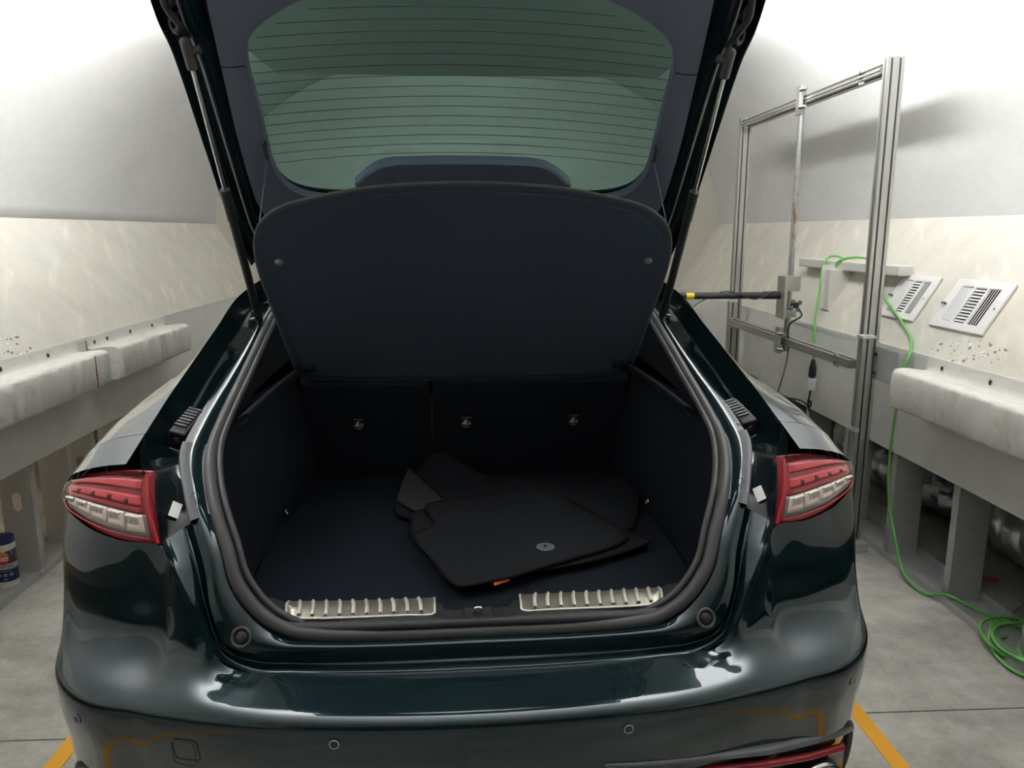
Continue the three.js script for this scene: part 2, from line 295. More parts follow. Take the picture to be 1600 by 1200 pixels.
for (const s of [-1, 1]) for (const z of [-1.095, -4.0]) {
  const w = group('wheel', car); w.position.set(s * .80, .335, z); w.rotation.z = Math.PI / 2;
  const prof = [[.2, -.11], [.235, -.115], [.3, -.115], [.328, -.1], [.335, -.06], [.335, .06], [.328, .1], [.3, .115], [.235, .115], [.2, .11]].map(([r, y]) => new THREE.Vector2(r, y));
  P('tyre', new THREE.LatheGeometry(prof, 48), M.tyre, w);
  const sp = []; for (let i = 0; i < 5; i++) { const b = box(-.03, .03, -.02, .02, .03, .215, .008); b.rotateY(i * Math.PI * .4); sp.push(b.translate(0, -s * .07, 0)); }
  P('rim', merge([new THREE.CylinderGeometry(.05, .05, .06, 24).translate(0, -s * .07, 0), new THREE.TorusGeometry(.215, .012, 8, 48).rotateX(Math.PI / 2).translate(0, -s * .07, 0), ...sp]), M.lampGrey, w);
}

// boot opening: weatherstrip line W, flange edge L2, outer edge L3 (half, from the middle of the sill up to the roof)
const W = [[0, .700, -.217], [.155, .700, -.217], [.266, .703, -.217], [.32, .706, -.218], [.376, .714, -.220], [.439, .748, -.228], [.492, .812, -.247], [.516, .873, -.277], [.55, .938, -.33], [.578, .985, -.40], [.599, 1.026, -.491], [.609, 1.062, -.619], [.613, 1.128, -.846], [.617, 1.176, -1.015], [.62, 1.22, -1.172], [.619, 1.252, -1.285], [.60, 1.285, -1.40], [.52, 1.31, -1.47], [.3, 1.325, -1.49], [0, 1.33, -1.49]];
const L2 = [[0, .677, -.183], [.155, .677, -.183], [.285, .678, -.184], [.36, .681, -.184], [.44, .687, -.185], [.505, .708, -.189], [.536, .775, -.205], [.552, .85, -.236], [.587, .927, -.29], [.627, .985, -.375], [.661, 1.03, -.475], [.669, 1.076, -.635], [.668, 1.128, -.84], [.664, 1.171, -.998], [.662, 1.215, -1.151], [.66, 1.245, -1.26], [.64, 1.295, -1.42], [.55, 1.325, -1.50], [.3, 1.34, -1.52], [0, 1.345, -1.52]];
const L3 = [[0, .666, -.104], [.2, .666, -.11], [.3, .666, -.124], [.39, .666, -.142], [.47, .672, -.155], [.53, .71, -.162], [.572, .785, -.184], [.608, .855, -.213], [.636, .905, -.248], [.652, .965, -.275], [.692, 1.037, -.325], [.748, 1.062, -.49], [.748, 1.114, -.665], [.747, 1.169, -.855], [.745, 1.239, -1.104], [.743, 1.28, -1.25], [.72, 1.325, -1.42], [.60, 1.345, -1.52], [.3, 1.355, -1.54], [0, 1.36, -1.54]];
const DP = L2.map((_, k) => k < 5 ? [0, -.014, 0] : k < 6 ? [0, -.012, -.006] : k < 10 ? [0, 0, -.02] : k < 11 ? [0, -.025, -.02] : k < 17 ? [0, -.055, -.016] : [0, -.03, 0]);
const full = (h) => [...h.slice(1).reverse().map(([x, y, z]) => [-x, y, z]), ...h];
const lerp3 = (a, b, t, d = [0, 0, 0], m = 1) => a.map((v, i) => v + (b[i] - v) * t + d[i] * m);
const mixRail = (A, B, t, m = 0) => A.map((a, k) => lerp3(a, B[k], t, DP[k], m));
const N = W.length - 1, at = (k) => (N + k) / (2 * N);
{
  const inner = W.map((p, k) => [p[0] * (k > 15 ? 1 : .985), p[1] + (k < 5 ? -.004 : 0), p[2] - .01]);
  const bulge = W.map((p, k) => lerp3(p, L2[k], .55, [0, .006, .012], 1));
  P('opening_flange', surf([inner, bulge, L2].map(full), 200, 8), M.paint);
  const gut = (a, b, n, mat, name, rowsT) => P(name, surf(rowsT.map(([t, m]) => full(mixRail(L2, L3, t, m))), n, rowsT.length * 5, a, b), mat);
  // stepped sill gutter: two grooves between three ribs
  gut(at(-8), at(8), 140, M.paint, 'sill_gutter', [[0, 0], [.02, .5], [.06, 1.1], [.2, 1.15], [.24, .5], [.29, .4], [.33, .8], [.4, 1.25], [.62, 1.15], [.9, .7], [.97, .3], [1, 0]]);
  for (const s of [-1, 1]) {
    const r = [[0, 0], [.04, .6], [.15, 1.1], [.5, 1.25], [.85, 1], [.96, .5], [1, 0]];
    gut(s > 0 ? at(8) : at(-10.35), s > 0 ? at(10.35) : at(-8), 30, M.blackGloss, 'jamb_cover', r);
    gut(s > 0 ? at(10.35) : 0, s > 0 ? 1 : at(-10.35), 90, M.paint, 'drain_channel', r);
    // grey plastic block beside the weatherstrip
    const A = W.map((p, k) => lerp3(p, L2[k], .0, [0, .0, .012])), B = W.map((p, k) => lerp3(p, L2[k], 1, [0, .006, .012])), B2 = W.map((p, k) => lerp3(p, L2[k], 1.02, [0, -.012, -.012])), A2 = W.map((p, k) => lerp3(p, L2[k], .1, [0, -.01, -.01]));
    const pc = P('jamb_block', surf([A2, A, lerpRow(A, B, .5), B, B2].map(full), 20, 16, s > 0 ? at(8.05) : at(-10.25), s > 0 ? at(10.25) : at(-8.05)), M.trimGrey);
    P('cap_mark', place(new THREE.TorusGeometry(.0095, .0008, 6, 24), { at: [s * .592, .972, -.330], x: [1, 0, s * -.45], y: [0, .85, -.4] }), M.rubber, pc);
    // rubber buffer with ribs
    const bf = group('tailgate_buffer', car); bf.position.set(s * .695, 1.052, -.63); bf.rotation.order = 'YXZ'; bf.rotation.set(20 * RAD, s * 14 * RAD, s * 14 * RAD);
    P('block', box(-.023, .023, -.03, .018, -.05, .055, .007), M.black, bf);
    for (let i = 0; i < 7; i++) P('rib', box(-.02, .012, .016, .0235, -.045 + i * .0115, -.039 + i * .0115, .001), M.trimGrey, bf);
    P('screw', new THREE.CylinderGeometry(.008, .008, .006, 16).rotateX(Math.PI / 2).translate(0, -.004, .056), M.rubber, bf);
    P('base_plate', box(-.03, .03, -.045, -.028, -.06, .065, .006), M.paint, bf);
    // round rubber stop on the sill corner
    const bs = group('rubber_stop', car); place1(bs, [s * .476, .725, -.186], [s * .12, .5, 1]);
    P('ring', new THREE.TorusGeometry(.0185, .0035, 8, 32), M.rubber, bs);
    P('cup', new THREE.LatheGeometry([[0, .003], [.010, .003], [.013, -.003], [.0175, -.003], [.0185, .002]].map(([r, y]) => new THREE.Vector2(r, y)), 28).rotateX(Math.PI / 2), M.black, bs);
    // white sticker
    const gp = (k, t, m) => { const p = curve(full(mixRail(L2, L3, t, m))).getPoint(at(k)); p.x *= s; return p; };
    const c0 = gp(8.55, .62, 1.2), to = gp(8.55, .8, 1.1).sub(gp(8.55, .45, 1.25)).normalize(), tu = gp(8.75, .62, 1.2).sub(gp(8.35, .62, 1.2)).normalize(), nn = to.clone().cross(tu).normalize(); if (nn.z < 0) nn.negate();
    const stk = P('sticker', place(plate(rrect(.036, .021, .001), .0008, 0), { at: c0.clone().addScaledVector(nn, .006).toArray(), x: tu.clone().multiplyScalar(.75).addScaledVector(to, -.75).toArray(), y: tu.clone().multiplyScalar(.75).addScaledVector(to, .75).toArray() }), M.white);
    stk.userData.label = 'small white sticker';
  }
}
function lerpRow(A, B, t) { return A.map((a, k) => lerp3(a, B[k], t)); }
function place1(o, at, n) { o.position.set(...at); o.quaternion.setFromUnitVectors(V(0, 0, 1), V(...n).normalize()); }
{ // weatherstrip
  const ws = group('weatherstrip', car);
  const path = full(W.map(([x, y, z], k) => [x, y + .002, z + .004]));
  P('bulb', tube(path, .0142, 300, 12), M.rubber, ws);
  P('inner_lip', tube(full(W.map(([x, y, z], k) => { const n = k < 4 ? [0, .008, -.012] : [-.017, .006, -.012]; return [Math.max(0, x + (k > 16 ? 0 : n[0])), y + n[1] + (k < 4 ? 0 : .004), z + n[2]]; })), .0075, 300, 8), M.rubber, ws);
}
// boot interior
{
  const prof = [
    [[.43, .722, -.245], [.49, .80, -.265], [.525, .90, -.315], [.555, .965, -.375], [.588, 1.028, -.50], [.598, 1.07, -.64]],
    [[.525, .70, -.45], [.55, .78, -.46], [.565, .88, -.50], [.578, .96, -.55], [.588, 1.03, -.63], [.592, 1.078, -.74]],
    [[.535, .70, -.80], [.52, .78, -.80], [.525, .88, -.80], [.54, .96, -.82], [.557, 1.03, -.85], [.57, 1.088, -.90]],
    [[.50, .695, -1.28], [.495, .78, -1.24], [.505, .88, -1.20], [.512, .96, -1.16], [.52, 1.03, -1.13], [.53, 1.10, -1.10]],
  ];
  for (const s of [-1, 1]) {
    const st = P('side_trim', uvBox(surf(prof.map((r) => sx(r, s)), 30, 30)), M.carpet);
    P('tie_down_ring', place(new THREE.TorusGeometry(.012, .0022, 6, 20), { at: [s * .518, .745, -.84], x: [0, .3, 1], y: [0, 1, 0] }), M.chrome, st);
    P('shelf_support', surf([[[.575, 1.07, -.62], [.555, 1.09, -.85], [.53, 1.105, -1.08]], [[.55, 1.082, -.62], [.53, 1.10, -.85], [.505, 1.113, -1.08]], [[.55, 1.062, -.62], [.53, 1.078, -.85], [.505, 1.09, -1.08]], [[.575, 1.05, -.62], [.555, 1.065, -.85], [.53, 1.08, -1.08]]].map((r) => sx(r, s)), 12, 12), M.blackIn);
    P('pillar_trim', surf([[[.596, 1.03, -.50], [.606, 1.075, -.65], [.608, 1.14, -.87], [.612, 1.19, -1.04], [.613, 1.25, -1.26], [.59, 1.29, -1.42]], [[.59, 1.05, -.62], [.594, 1.09, -.75], [.59, 1.15, -.95], [.585, 1.2, -1.15], [.575, 1.25, -1.35], [.555, 1.30, -1.5]], [[.588, 1.055, -.68], [.585, 1.085, -.80], [.57, 1.11, -.98], [.55, 1.13, -1.15], [.53, 1.17, -1.45], [.53, 1.28, -1.6]]].map((r) => sx(r, s)), 30, 14), M.blackIn);
  }
  P('cargo_floor', uvBox(place(plate([[-.42, .262], [.42, .262], [.47, .30], [.53, .46], [.545, .8], [.53, 1.3], [-.53, 1.3], [-.545, .8], [-.53, .46], [-.47, .30]].map(([x, z]) => [x, z]), .02, .004), { at: [0, .682, 0], x: [1, 0, 0], y: [0, 0, -1] })), M.carpet);
  // sill trim with two scuff plates
  const sill = P('sill_trim', surf([-.45, -.43, -.40, -.2, -.08, -.07, 0, .07, .08, .2, .40, .43, .45].map((x) => { const mid = Math.abs(x) < .075 ? -.016 : 0, e = Math.abs(x) > .41 ? .012 : 0, c = .03 * Math.max(0, (Math.abs(x) - .3) / .15) ** 2; return [[x, .706 + e, -.212 - c], [x, .722 + e, -.205 - c], [x, .731 + e, -.213 - c], [x, .733 + e + mid, -.25 - c], [x, .731 + e + mid, -.29 - c], [x, .70 + e, -.312 - c]]; }), 60, 20), M.black);
  for (const s of [-1, 1]) {
    const sp = group('scuff_plate', car); sp.userData.label = 'brushed silver scuff plate';
    const xa = .092, xb = .408, pts = [], n = 40, m = 12;
    const zf = (u) => -.231 - .03 * Math.max(0, (xa + (xb - xa) * u - .3) / .15) ** 2 - (u > .93 ? .03 * ((u - .93) / .07) ** 2 : 0), zb = (u) => -.298 - (u > .5 ? .016 * (u - .5) : 0);
    const px = (u, v, o = 0) => { const e = Math.max(0, (u - .9) / .1) * .012 * 0; return V(s * (xa + (xb - xa) * u), .735 + .008 * Math.sin(v * 2.6) + e + o, zf(u) + (zb(u) - zf(u)) * v); };
    for (let i = 0; i <= n; i++) for (let j = 0; j <= m; j++) pts.push(px(i / n, j / m));
    P('plate', gridGeo(pts, n, m), M.silver, sp);
    for (let k = 0; k < 10; k++) { const u = .09 + k * .089; P('rib', tube([0, .25, .5, .75, 1].map((t) => px(u + .022 * t * t, .1 + .8 * t, .0015)), .0042, 10, 6), M.silverLight, sp); }
    P('rim', tube([px(.005, .95), px(0, .3), px(.004, .03), ...[.2, .4, .6, .8, .92, .97].map((u) => px(u, .0)), px(.995, .5), px(.99, .97)], .0028, 70, 6), M.silverLight, sp);
  }
  const lt = group('latch_striker', car);
  P('loop', tube([[-.006, .715, -.262], [-.006, .735, -.25], [.006, .735, -.25], [.006, .715, -.262]], .004, 20, 8), M.chrome, lt);
  P('striker_plate', box(-.03, .03, .712, .72, -.285, -.225, .003), M.black, lt);
  // rear seat backs, 40/60
  const seatAt = (h, o = 0) => { const dy = .38, dz = .17, l = Math.hypot(dy, dz); return [.70 + dy / l * h - o * dz / l * -0, -1.27 + dz / l * h + o]; };
  for (const [x0, x1, lab] of [[-.515, -.118, 'narrow'], [-.108, .515, 'wide']]) {
    const r = .05, o = [[x0 + (x0 < -.2 ? .03 : 0), 0], [x1 - (x1 > .2 ? .03 : 0), 0], [x1, .06], [x1, .415], [x0, .415], [x0, .06]];
    P('seat_back', uvBox(place(plate(o, .05, .008), { at: [0, .70, -1.318], x: [1, 0, 0], y: [0, .38, .17] })), M.carpet);
  }
  const icon = canvasTex(128, 160, (c, w, h) => { c.fillStyle = '#15181c'; c.fillRect(0, 0, w, h); c.fillStyle = '#9aa0a4'; c.fillRect(12, 10, 104, 5); c.fillRect(20, 22, 88, 4); c.fillStyle = '#e2e4e4'; c.beginPath(); c.moveTo(14, 112); c.lineTo(52, 46); c.lineTo(74, 84); c.lineTo(74, 112); c.closePath(); c.fill(); c.beginPath(); c.arc(66, 52, 11, 0, 7); c.fill(); c.strokeStyle = '#e2e4e4'; c.lineWidth = 8; c.beginPath(); c.moveTo(84, 66); c.lineTo(100, 92); c.arc(96, 98, 14, -1, 3); c.stroke(); c.fillStyle = '#c9cdcd'; c.font = 'bold 17px sans-serif'; c.textAlign = 'center'; c.fillText('TOP', 64, 132); c.fillText('TETHER', 64, 150); });
  for (const x of [-.348, -.002, .35]) {
    const h = .25, l = Math.hypot(.38, .17), y = .70 + .38 / l * h, z = -1.318 + .17 / l * h;
    const t = group('tether_anchor', car);
    const b = { x: [1, 0, 0], y: [0, .38, .17] };
    const fwd = V(0, -.17, .38).normalize().multiplyScalar(.05);
    P('frame', place(plate(rrect(.05, .066, .012), .006, .002, [rrect(.040, .054, .008)]), { ...b, at: [x, y + .012 + fwd.y, z + fwd.z] }), M.binding, t);
    const pl = new THREE.PlaneGeometry(.038, .048); P('label_plate', place(pl, { ...b, at: [x, y + .007 + fwd.y * 1.06, z + fwd.z * 1.06] }), std(0xffffff, .6, 0, { map: icon }), t).userData.label = 'black plate with a white child seat symbol';
  }
}
// tail lamps
const cLB = curve(LB), cLT = curve(LT);
for (const s of [-1, 1]) {
  const t = group('tail_lamp', car);
  const lp = (a, b, o = 0) => { const p = cLB.getPointAt(a).lerp(cLT.getPointAt(a), b); const a2 = Math.min(.999, a + .02), q = cLB.getPointAt(a2).lerp(cLT.getPointAt(a2), b); const u = q.sub(cLB.getPointAt(Math.max(0, a2 - .04)).lerp(cLT.getPointAt(Math.max(0, a2 - .04)), b)); const v = cLT.getPointAt(Math.min(a, .93)).sub(cLB.getPointAt(Math.min(a, .93))); const n = u.cross(v).normalize(); if (n.z < 0) n.negate(); p.addScaledVector(n, o + .012 * Math.sin(Math.PI * b)); p.x *= s; return p; };
  const patch = (name, a0, a1, b0, b1, o, mat, nu = 24, nv = 8) => { const fb0 = typeof b0 === 'function' ? b0 : () => b0, fb1 = typeof b1 === 'function' ? b1 : () => b1; const pts = []; for (let i = 0; i <= nu; i++) for (let j = 0; j <= nv; j++) { const a = a0 + (a1 - a0) * i / nu; const e = (i === 0 || i === nu || j === 0 || j === nv) ? .006 : 0; pts.push(lp(a, fb0(a) + (fb1(a) - fb0(a)) * j / nv, o - e)); } return P(name, gridGeo(pts, nu, nv), mat, t); };
  { // moulded red housing with a deep channel along its upper edge
    const pts = [], nu = 48, nv = 48; for (let i = 0; i <= nu; i++) for (let j = 0; j <= nv; j++) { const a = i / nu, b = j / nv, ch = a > .10 && a < .90 && b > .885 && b < .965; pts.push(lp(a, b, ch ? -.03 : -.010 - ((i === 0 || i === nu || j === 0 || j === nv) ? .006 : 0))); }
    P('housing', toCreasedNormals(gridGeo(pts, nu, nv), .6), M.red, t); }
  const mid = (a) => .40 + .06 * a;           // border between clear and red zones
  patch('red_reflector', .10, .82, (a) => .72 + .12 * Math.max(0, a - .3), (a) => .865 - .03 * a, -.003, M.redBright);
  patch('light_guide', .10, .78, (a) => mid(a) + .09, (a) => .65 + .1 * Math.max(0, a - .3), -.003, M.redPale);
  for (let k = 0; k < 4; k++) patch('led_notch', .19 + k * .15, .225 + k * .15, (a) => mid(a) + .10, (a) => mid(a) + .19, .001, M.redDark, 6, 4);
  patch('red_band', .08, .83, (a) => mid(a) + .005, (a) => mid(a) + .085, -.003, M.red);
  patch('clear_zone', .075, .83, .10, mid, -.004, M.lampGrey, 30, 8);
  for (let k = 0; k < 5; k++) {
    const a0 = .09 + k * .14, a1 = a0 + .129, lo = .15 + .018 * k, c = patch('reflector_cell', a0, a1, lo, (a) => mid(a) - .015, .001, M.reflector, 10, 8);
    const ribs = []; for (let i = 0; i < 6; i++) { const a = a0 + .02 + i * .0185; ribs.push(tube([lp(a, lo + .1, .004), lp(a, (lo + .1 + mid(a) - .09) / 2, .005), lp(a, mid(a) - .09, .004)], .0011, 6, 5)); }
    P('ribs', merge(ribs), M.lampGrey, c).parent === c || c.add(t.children[t.children.length - 1]);
    P('hood', tube([lp(a0 + .02, mid(a0) - .06, .003), lp((a0 + a1) / 2, mid(a0) - .05, .005), lp(a1 - .02, mid(a1) - .06, .003)], .0035, 10, 6), M.reflector, c);
  }
  P('inner_rim', tube([lp(.02, .04, -.002), lp(.02, .5, -.002), lp(.02, .96, -.002)], .004, 20, 6), M.redBright, t);
  P('lower_rim', tube([.06, .2, .4, .6, .8, .95].map((a) => lp(a, .085, 0)), .0016, 40, 6), M.redPale, t);
  patch('lens', .055, .85, .075, .885, .004, M.clear, 36, 12);
}
// parking sensors, tow cover
for (const [x, y, z, n] of [[-.273, .602, -.0105, [-.06, -.02, 1]], [.273, .602, -.0105, [.06, -.02, 1]], [-.788, .585, -.1525, [-.62, -.02, 1]], [.788, .585, -.1525, [.62, -.02, 1]]]) {
  const g = group('parking_sensor', car), nl = Math.hypot(...n), so = Math.abs(x) > .5 ? .0035 : .002; place1(g, [x + n[0] / nl * so, y + n[1] / nl * so, z + n[2] / nl * so], n);
  P('ring', new THREE.TorusGeometry(.0085, .0012, 6, 28), M.lampGrey, g);
  P('disc', new THREE.CylinderGeometry(.0078, .0078, .006, 24).rotateX(Math.PI / 2).translate(0, 0, -.0025), M.paint, g);
}
{ const g = P('tow_cover', tube(rrect(.05, .052, .01).map(([x, y]) => V(x, y, 0)), .0009, 90, 5, true), M.blackGloss); place1(g, [-.561, .560, -.0655], [-.36, -.05, 1]); }
// lower diffuser trim, red reflector, exhaust on both sides
for (const s of [-1, 1]) {
  const e = group('exhaust_surround', car);
  const top = [[.231, .527, -.014], [.302, .521, -.021], [.479, .507, -.05], [.585, .496, -.075], [.667, .483, -.11], [.78, .462, -.165], [.84, .44, -.215]];
  P('trim_strip', surf([0, 1, 2, 3].map((j) => top.map(([x, y, z], i) => [s * x, y - [0, .004, .018, .026][j] * Math.min(1, .25 + i * .2), z + [-.03, -.001, .002, -.018][j]])), 40, 9), std(lin(.16, .17, .19), .3, .4), e);
  P('trim_corner', tube([[.80, .458, -.18], [.845, .44, -.212], [.864, .40, -.235], [.866, .34, -.245], [.855, .28, -.25]].map(([x, y, z]) => [s * (x - .024), y + .004, z + .004]), .009, 24, 8), M.black, e);
  P('recess', surf([0, 1, 2].map((j) => top.map(([x, y, z]) => [s * (x - .01), y - .024 - j * .075, z - .0 + [-.014, -.012, -.018][j]])), 30, 8), M.blackGloss, e);
  P('red_reflector', tube([[.376, .474, -.05], [.516, .464, -.072], [.67, .445, -.112], [.788, .418, -.172]].map(([x, y, z]) => [s * x, y, z + .008]), .0085, 40, 8), M.red, e);
  P('exhaust_tip', place(new THREE.TorusGeometry(.048, .008, 10, 40).scale(1.25, 1, 1), { at: [s * .70, .375, -.10], x: [1, 0, -s * .35], y: [0, 1, 0] }), M.chrome, e);
  P('exhaust_pipe', place(new THREE.CylinderGeometry(.046, .046, .2, 32, 1, true).rotateX(Math.PI / 2).scale(1.25, 1, 1), { at: [s * .70, .375, -.2], x: [1, 0, -s * .2], y: [0, 1, 0] }), M.black, e);
}

// ---------- tailgate, open ----------
const TH = 46 * RAD, HD = [0, Math.sin(TH), Math.cos(TH)], HN = [0, -Math.cos(TH), Math.sin(TH)];   // along the gate, and its inner side
const hp = (x, s, n = 0, crown = 1) => V(x, 1.34 + HD[1] * s + HN[1] * (n - crown * .05 * (1 - (x / .75) ** 2)), -1.45 + HD[2] * s + HN[2] * (n - crown * .05 * (1 - (x / .75) ** 2)));
const gate = group('tailgate', car);
const halfLoop = (h) => [...h, ...h.slice(1, -1).reverse().map(([x, y]) => [-x, y])];    // h runs from the bottom middle round the right side to the top middle
function ringPanel(name, outer, hole, n0, n1, mat, count = 160) {
  const resample = (l) => { const c = new THREE.CatmullRomCurve3(halfLoop(l).map(([x, y]) => V(x, y, 0)), true, 'centripetal'); const o = []; for (let i = 0; i <= count; i++) o.push(c.getPoint(i / count)); return o; };
  const A = resample(outer), B = resample(hole), pts = [], prof = [];
  for (let k = 0; k <= 4; k++) prof.push([k / 4, n1 - (k === 0 || k === 4 ? .004 : 0)]);
  prof.push([1.0, n0]); for (let k = 3; k >= 0; k--) prof.push([k / 4, n0]); prof.push([0, n1 - .004]);
  for (let i = 0; i <= count; i++) for (const [t, n] of prof) pts.push(hp(A[i].x + (B[i].x - A[i].x) * t, A[i].y + (B[i].y - A[i].y) * t, n));
  return P(name, toCreasedNormals(gridGeo(pts, count, prof.length - 1), .7), mat, gate);
}
const glassH = [[0, .36], [.2, .36], [.40, .366], [.48, .386], [.521, .414], [.548, .463], [.556, .50], [.557, .64], [.557, .76], [.556, .84], [.538, .90], [.497, .94], [.43, .98], [.33, 1.02], [.2, 1.05], [0, 1.062]];
const trimO = [[0, .25], [.25, .25], [.46, .255], [.56, .27], [.605, .30], [.625, .36], [.63, .42], [.631, .60], [.627, .72], [.622, .83], [.618, .92], [.613, 1.01], [.606, 1.12], [.58, 1.26], [.35, 1.29], [0, 1.30]];
ringPanel('inner_trim', trimO, glassH, -.012, .022, M.hatchTrimHazed);
const skinO = [[0, .07], [.3, .07], [.62, .08], [.70, .10], [.722, .16], [.728, .3], [.73, .45], [.73, .60], [.729, .72], [.731, .83], [.737, .90], [.743, .95], [.742, 1.05], [.735, 1.22], [.69, 1.35], [0, 1.37]];
ringPanel('outer_skin', skinO, glassH.map(([x, y]) => [x * 1.03, .7 + (y - .7) * 1.03]), -.045, -.03, M.paint);
for (const s of [-1, 1]) {
  // pressed painted frame between the trim and the outer edge
  const sec = [[.620, -.004], [.634, .004], [.644, .008], [.655, .008], [.661, .012], [.664, .002], [.672, -.012], [.690, -.014], [.700, -.012], [.706, -.020], [.714, -.022], [.722, -.010], [.728, -.002], [.731, -.006], [.732, -.032]];
  const ss = [.10, .2, .28, .36, .5, .65, .8, .88, .95, 1.08, 1.25];
  const wid = (q) => q > .86 ? Math.min(.011, (q - .86) * .13) : q < .3 ? -(.3 - q) * .12 : 0;
  P('side_frame', surf(sec.map(([x, n]) => ss.map((q) => hp(s * (x + wid(q)), q, n + .01).toArray())), 60, 42), M.paint, gate);
  P('seal_bead', tube(ss.slice(1).map((q) => hp(s * (.668 + wid(q)), q, .016)), .0022, 60, 6), M.galv, gate);
  // trim seam and clips
  P('trim_seam', tube([hp(s * .625, .83, .022), hp(s * .59, .828, .0235), hp(s * .562, .83, .022)], .0012, 10, 5), M.binding, gate);
  for (const q of [.945, 1.005]) {
    const c = group('harness_clip', gate); c.position.copy(hp(s * .70, q, .022)); c.rotation.set(TH - Math.PI / 2 + 1.3, 0, 0);
    P('clip', new THREE.TorusGeometry(.012, .006, 8, 20).scale(.9, 1.25, 1).rotateY(s * .5), M.black, c);
    c.name = 'harness_clip';
  }
  P('cable_grommet', tube([hp(s * .68, .91, .012), hp(s * .69, .96, .03), hp(s * .705, 1.0, .028), hp(s * .70, 1.05, .02), hp(s * .69, 1.1, .01)], .009, 30, 8), M.black, gate);
  P('heater_lead', tube([hp(s * .558, .60, .026), hp(s * .563, .57, .034), hp(s * .562, .54, .034)], .004, 14, 6), M.black, gate);
}
{ // glass with heater wires
  const gc = (x, q, n = 0) => hp(x, q, -.012 - .028 * (1 - (x / .56) ** 2) + n);
  const rows = []; const pts = [];
  for (let i = 0; i <= 40; i++) for (let j = 0; j <= 24; j++) pts.push(gc(-.59 + 1.18 * i / 40, .33 + .76 * j / 24));
  P('rear_glass', gridGeo(pts, 40, 24), M.glass, gate);
  const w = []; for (let k = 0; k < 17; k++) { const q = .494 + .0325 * k, e = q > .84 ? .555 - Math.max(0, (q - .84)) ** 2 * 14 : .556; const l = []; for (let i = -8; i <= 8; i++) l.push(gc(e * i / 8, q, .0015)); w.push(tube(l, .0009, 32, 4)); }
  { const mk = canvasTex(256, 96, (c, W2, H2) => { c.fillStyle = '#000'; c.fillRect(0, 0, W2, H2); c.fillStyle = '#fff'; c.translate(W2, H2); c.scale(-1, -1); c.translate(W2, 0); c.scale(-1, 1); c.font = 'bold 34px sans-serif'; c.fillText('KIA', 150, 38); c.font = '15px sans-serif'; c.fillText('M2H5 43R-00', 20, 34); c.fillText('AS2 DOT 31', 30, 58); c.fillText('TEMPERED', 40, 82); });
    mk.colorSpace = THREE.NoColorSpace; const pm = P('glass_mark', gridGeo([gc(.36, 1.012, .0012), gc(.36, .994, .0012), gc(.42, 1.0, .0012), gc(.42, .982, .0012)], 1, 1), std(lin(.02, .03, .03), .6, 0, { alphaMap: mk, transparent: true }), gate); pm.userData.label = 'small printed mark on the glass'; }
  P('heater_wires', merge(w), std(lin(.02, .035, .035), .6), gate);
  const bl = halfLoop([[0, .375], [.2, .375], [.30, .385], [.332, .42], [.318, .435], [.29, .462], [.24, .49], [.12, .497], [0, .498]]);
  const bl2 = []; const c = new THREE.CatmullRomCurve3(bl.map(([x, y]) => V(x, y, 0)), true, 'centripetal');
  for (let i = 0; i <= 90; i++) { const p = c.getPoint(i / 90); for (const [k, n] of [[1, -.02], [1, .012], [.97, .018], [.5, .02], [.02, .02]]) bl2.push(hp(p.x * k, .43 + (p.y - .43) * k, n)); }
  P('brake_light_cover', toCreasedNormals(gridGeo(bl2, 90, 4), .6), M.hatchTrimHazed, gate);
}
{ // tail panel that hangs below the spoiler edge
  const a = Math.PI * 28 / 180, p0 = hp(0, 1.37, -.04, 0);
  const rows = [0, .06, .14, .24, .30].map((d, j) => [-.70, -.5, -.25, 0, .25, .5, .70].map((x) => { const k = 1 - (x / .72) ** 2; return [x * (1 - .06 * j / 4), p0.y - d * Math.sin(a) + .02 * k * 1, p0.z + d * Math.cos(a) + .05 * k - [.0, -.006, -.008, -.006, 0][j]]; }));
  P('tail_panel', surf(rows, 30, 16), M.paint, gate);
  P('tail_panel_trim', surf(rows.map((r) => r.map(([x, y, z]) => [x * .95, y - .03, z - .03])), 20, 10), M.hatchTrimHazed, gate);
}
for (const s of [-1, 1]) {
  const st = group('gas_strut', car), a = [s * .658, 1.245, -1.25], bb = hp(s * .676, .893, .05, 0), b = bb.toArray(), L = (t) => a.map((v, i) => v + (b[i] - v) * t);
  P('cylinder', merge([rod(a, L(.55), .0125), rod(L(.44), L(.555), .0145, .0145)]), M.black, st);
  P('rod', rod(L(.55), L(.96), .0055), M.steel, st);
  P('end_cap', merge([rod(L(.955), L(1.03), .013, .014), new THREE.SphereGeometry(.0145, 16, 12).translate(...L(1.03))]), M.rubber, st);
  P('ball_stud', rod(L(1.0), [b[0] - s * .03, b[1] + .012, b[2] + .0], .010), M.rubber, st);
  P('lower_stud', merge([rod(L(.01), [a[0] + s * .028, a[1], a[2]], .004), new THREE.SphereGeometry(.013, 16, 12).translate(...a)]), M.lampGrey, st);
}
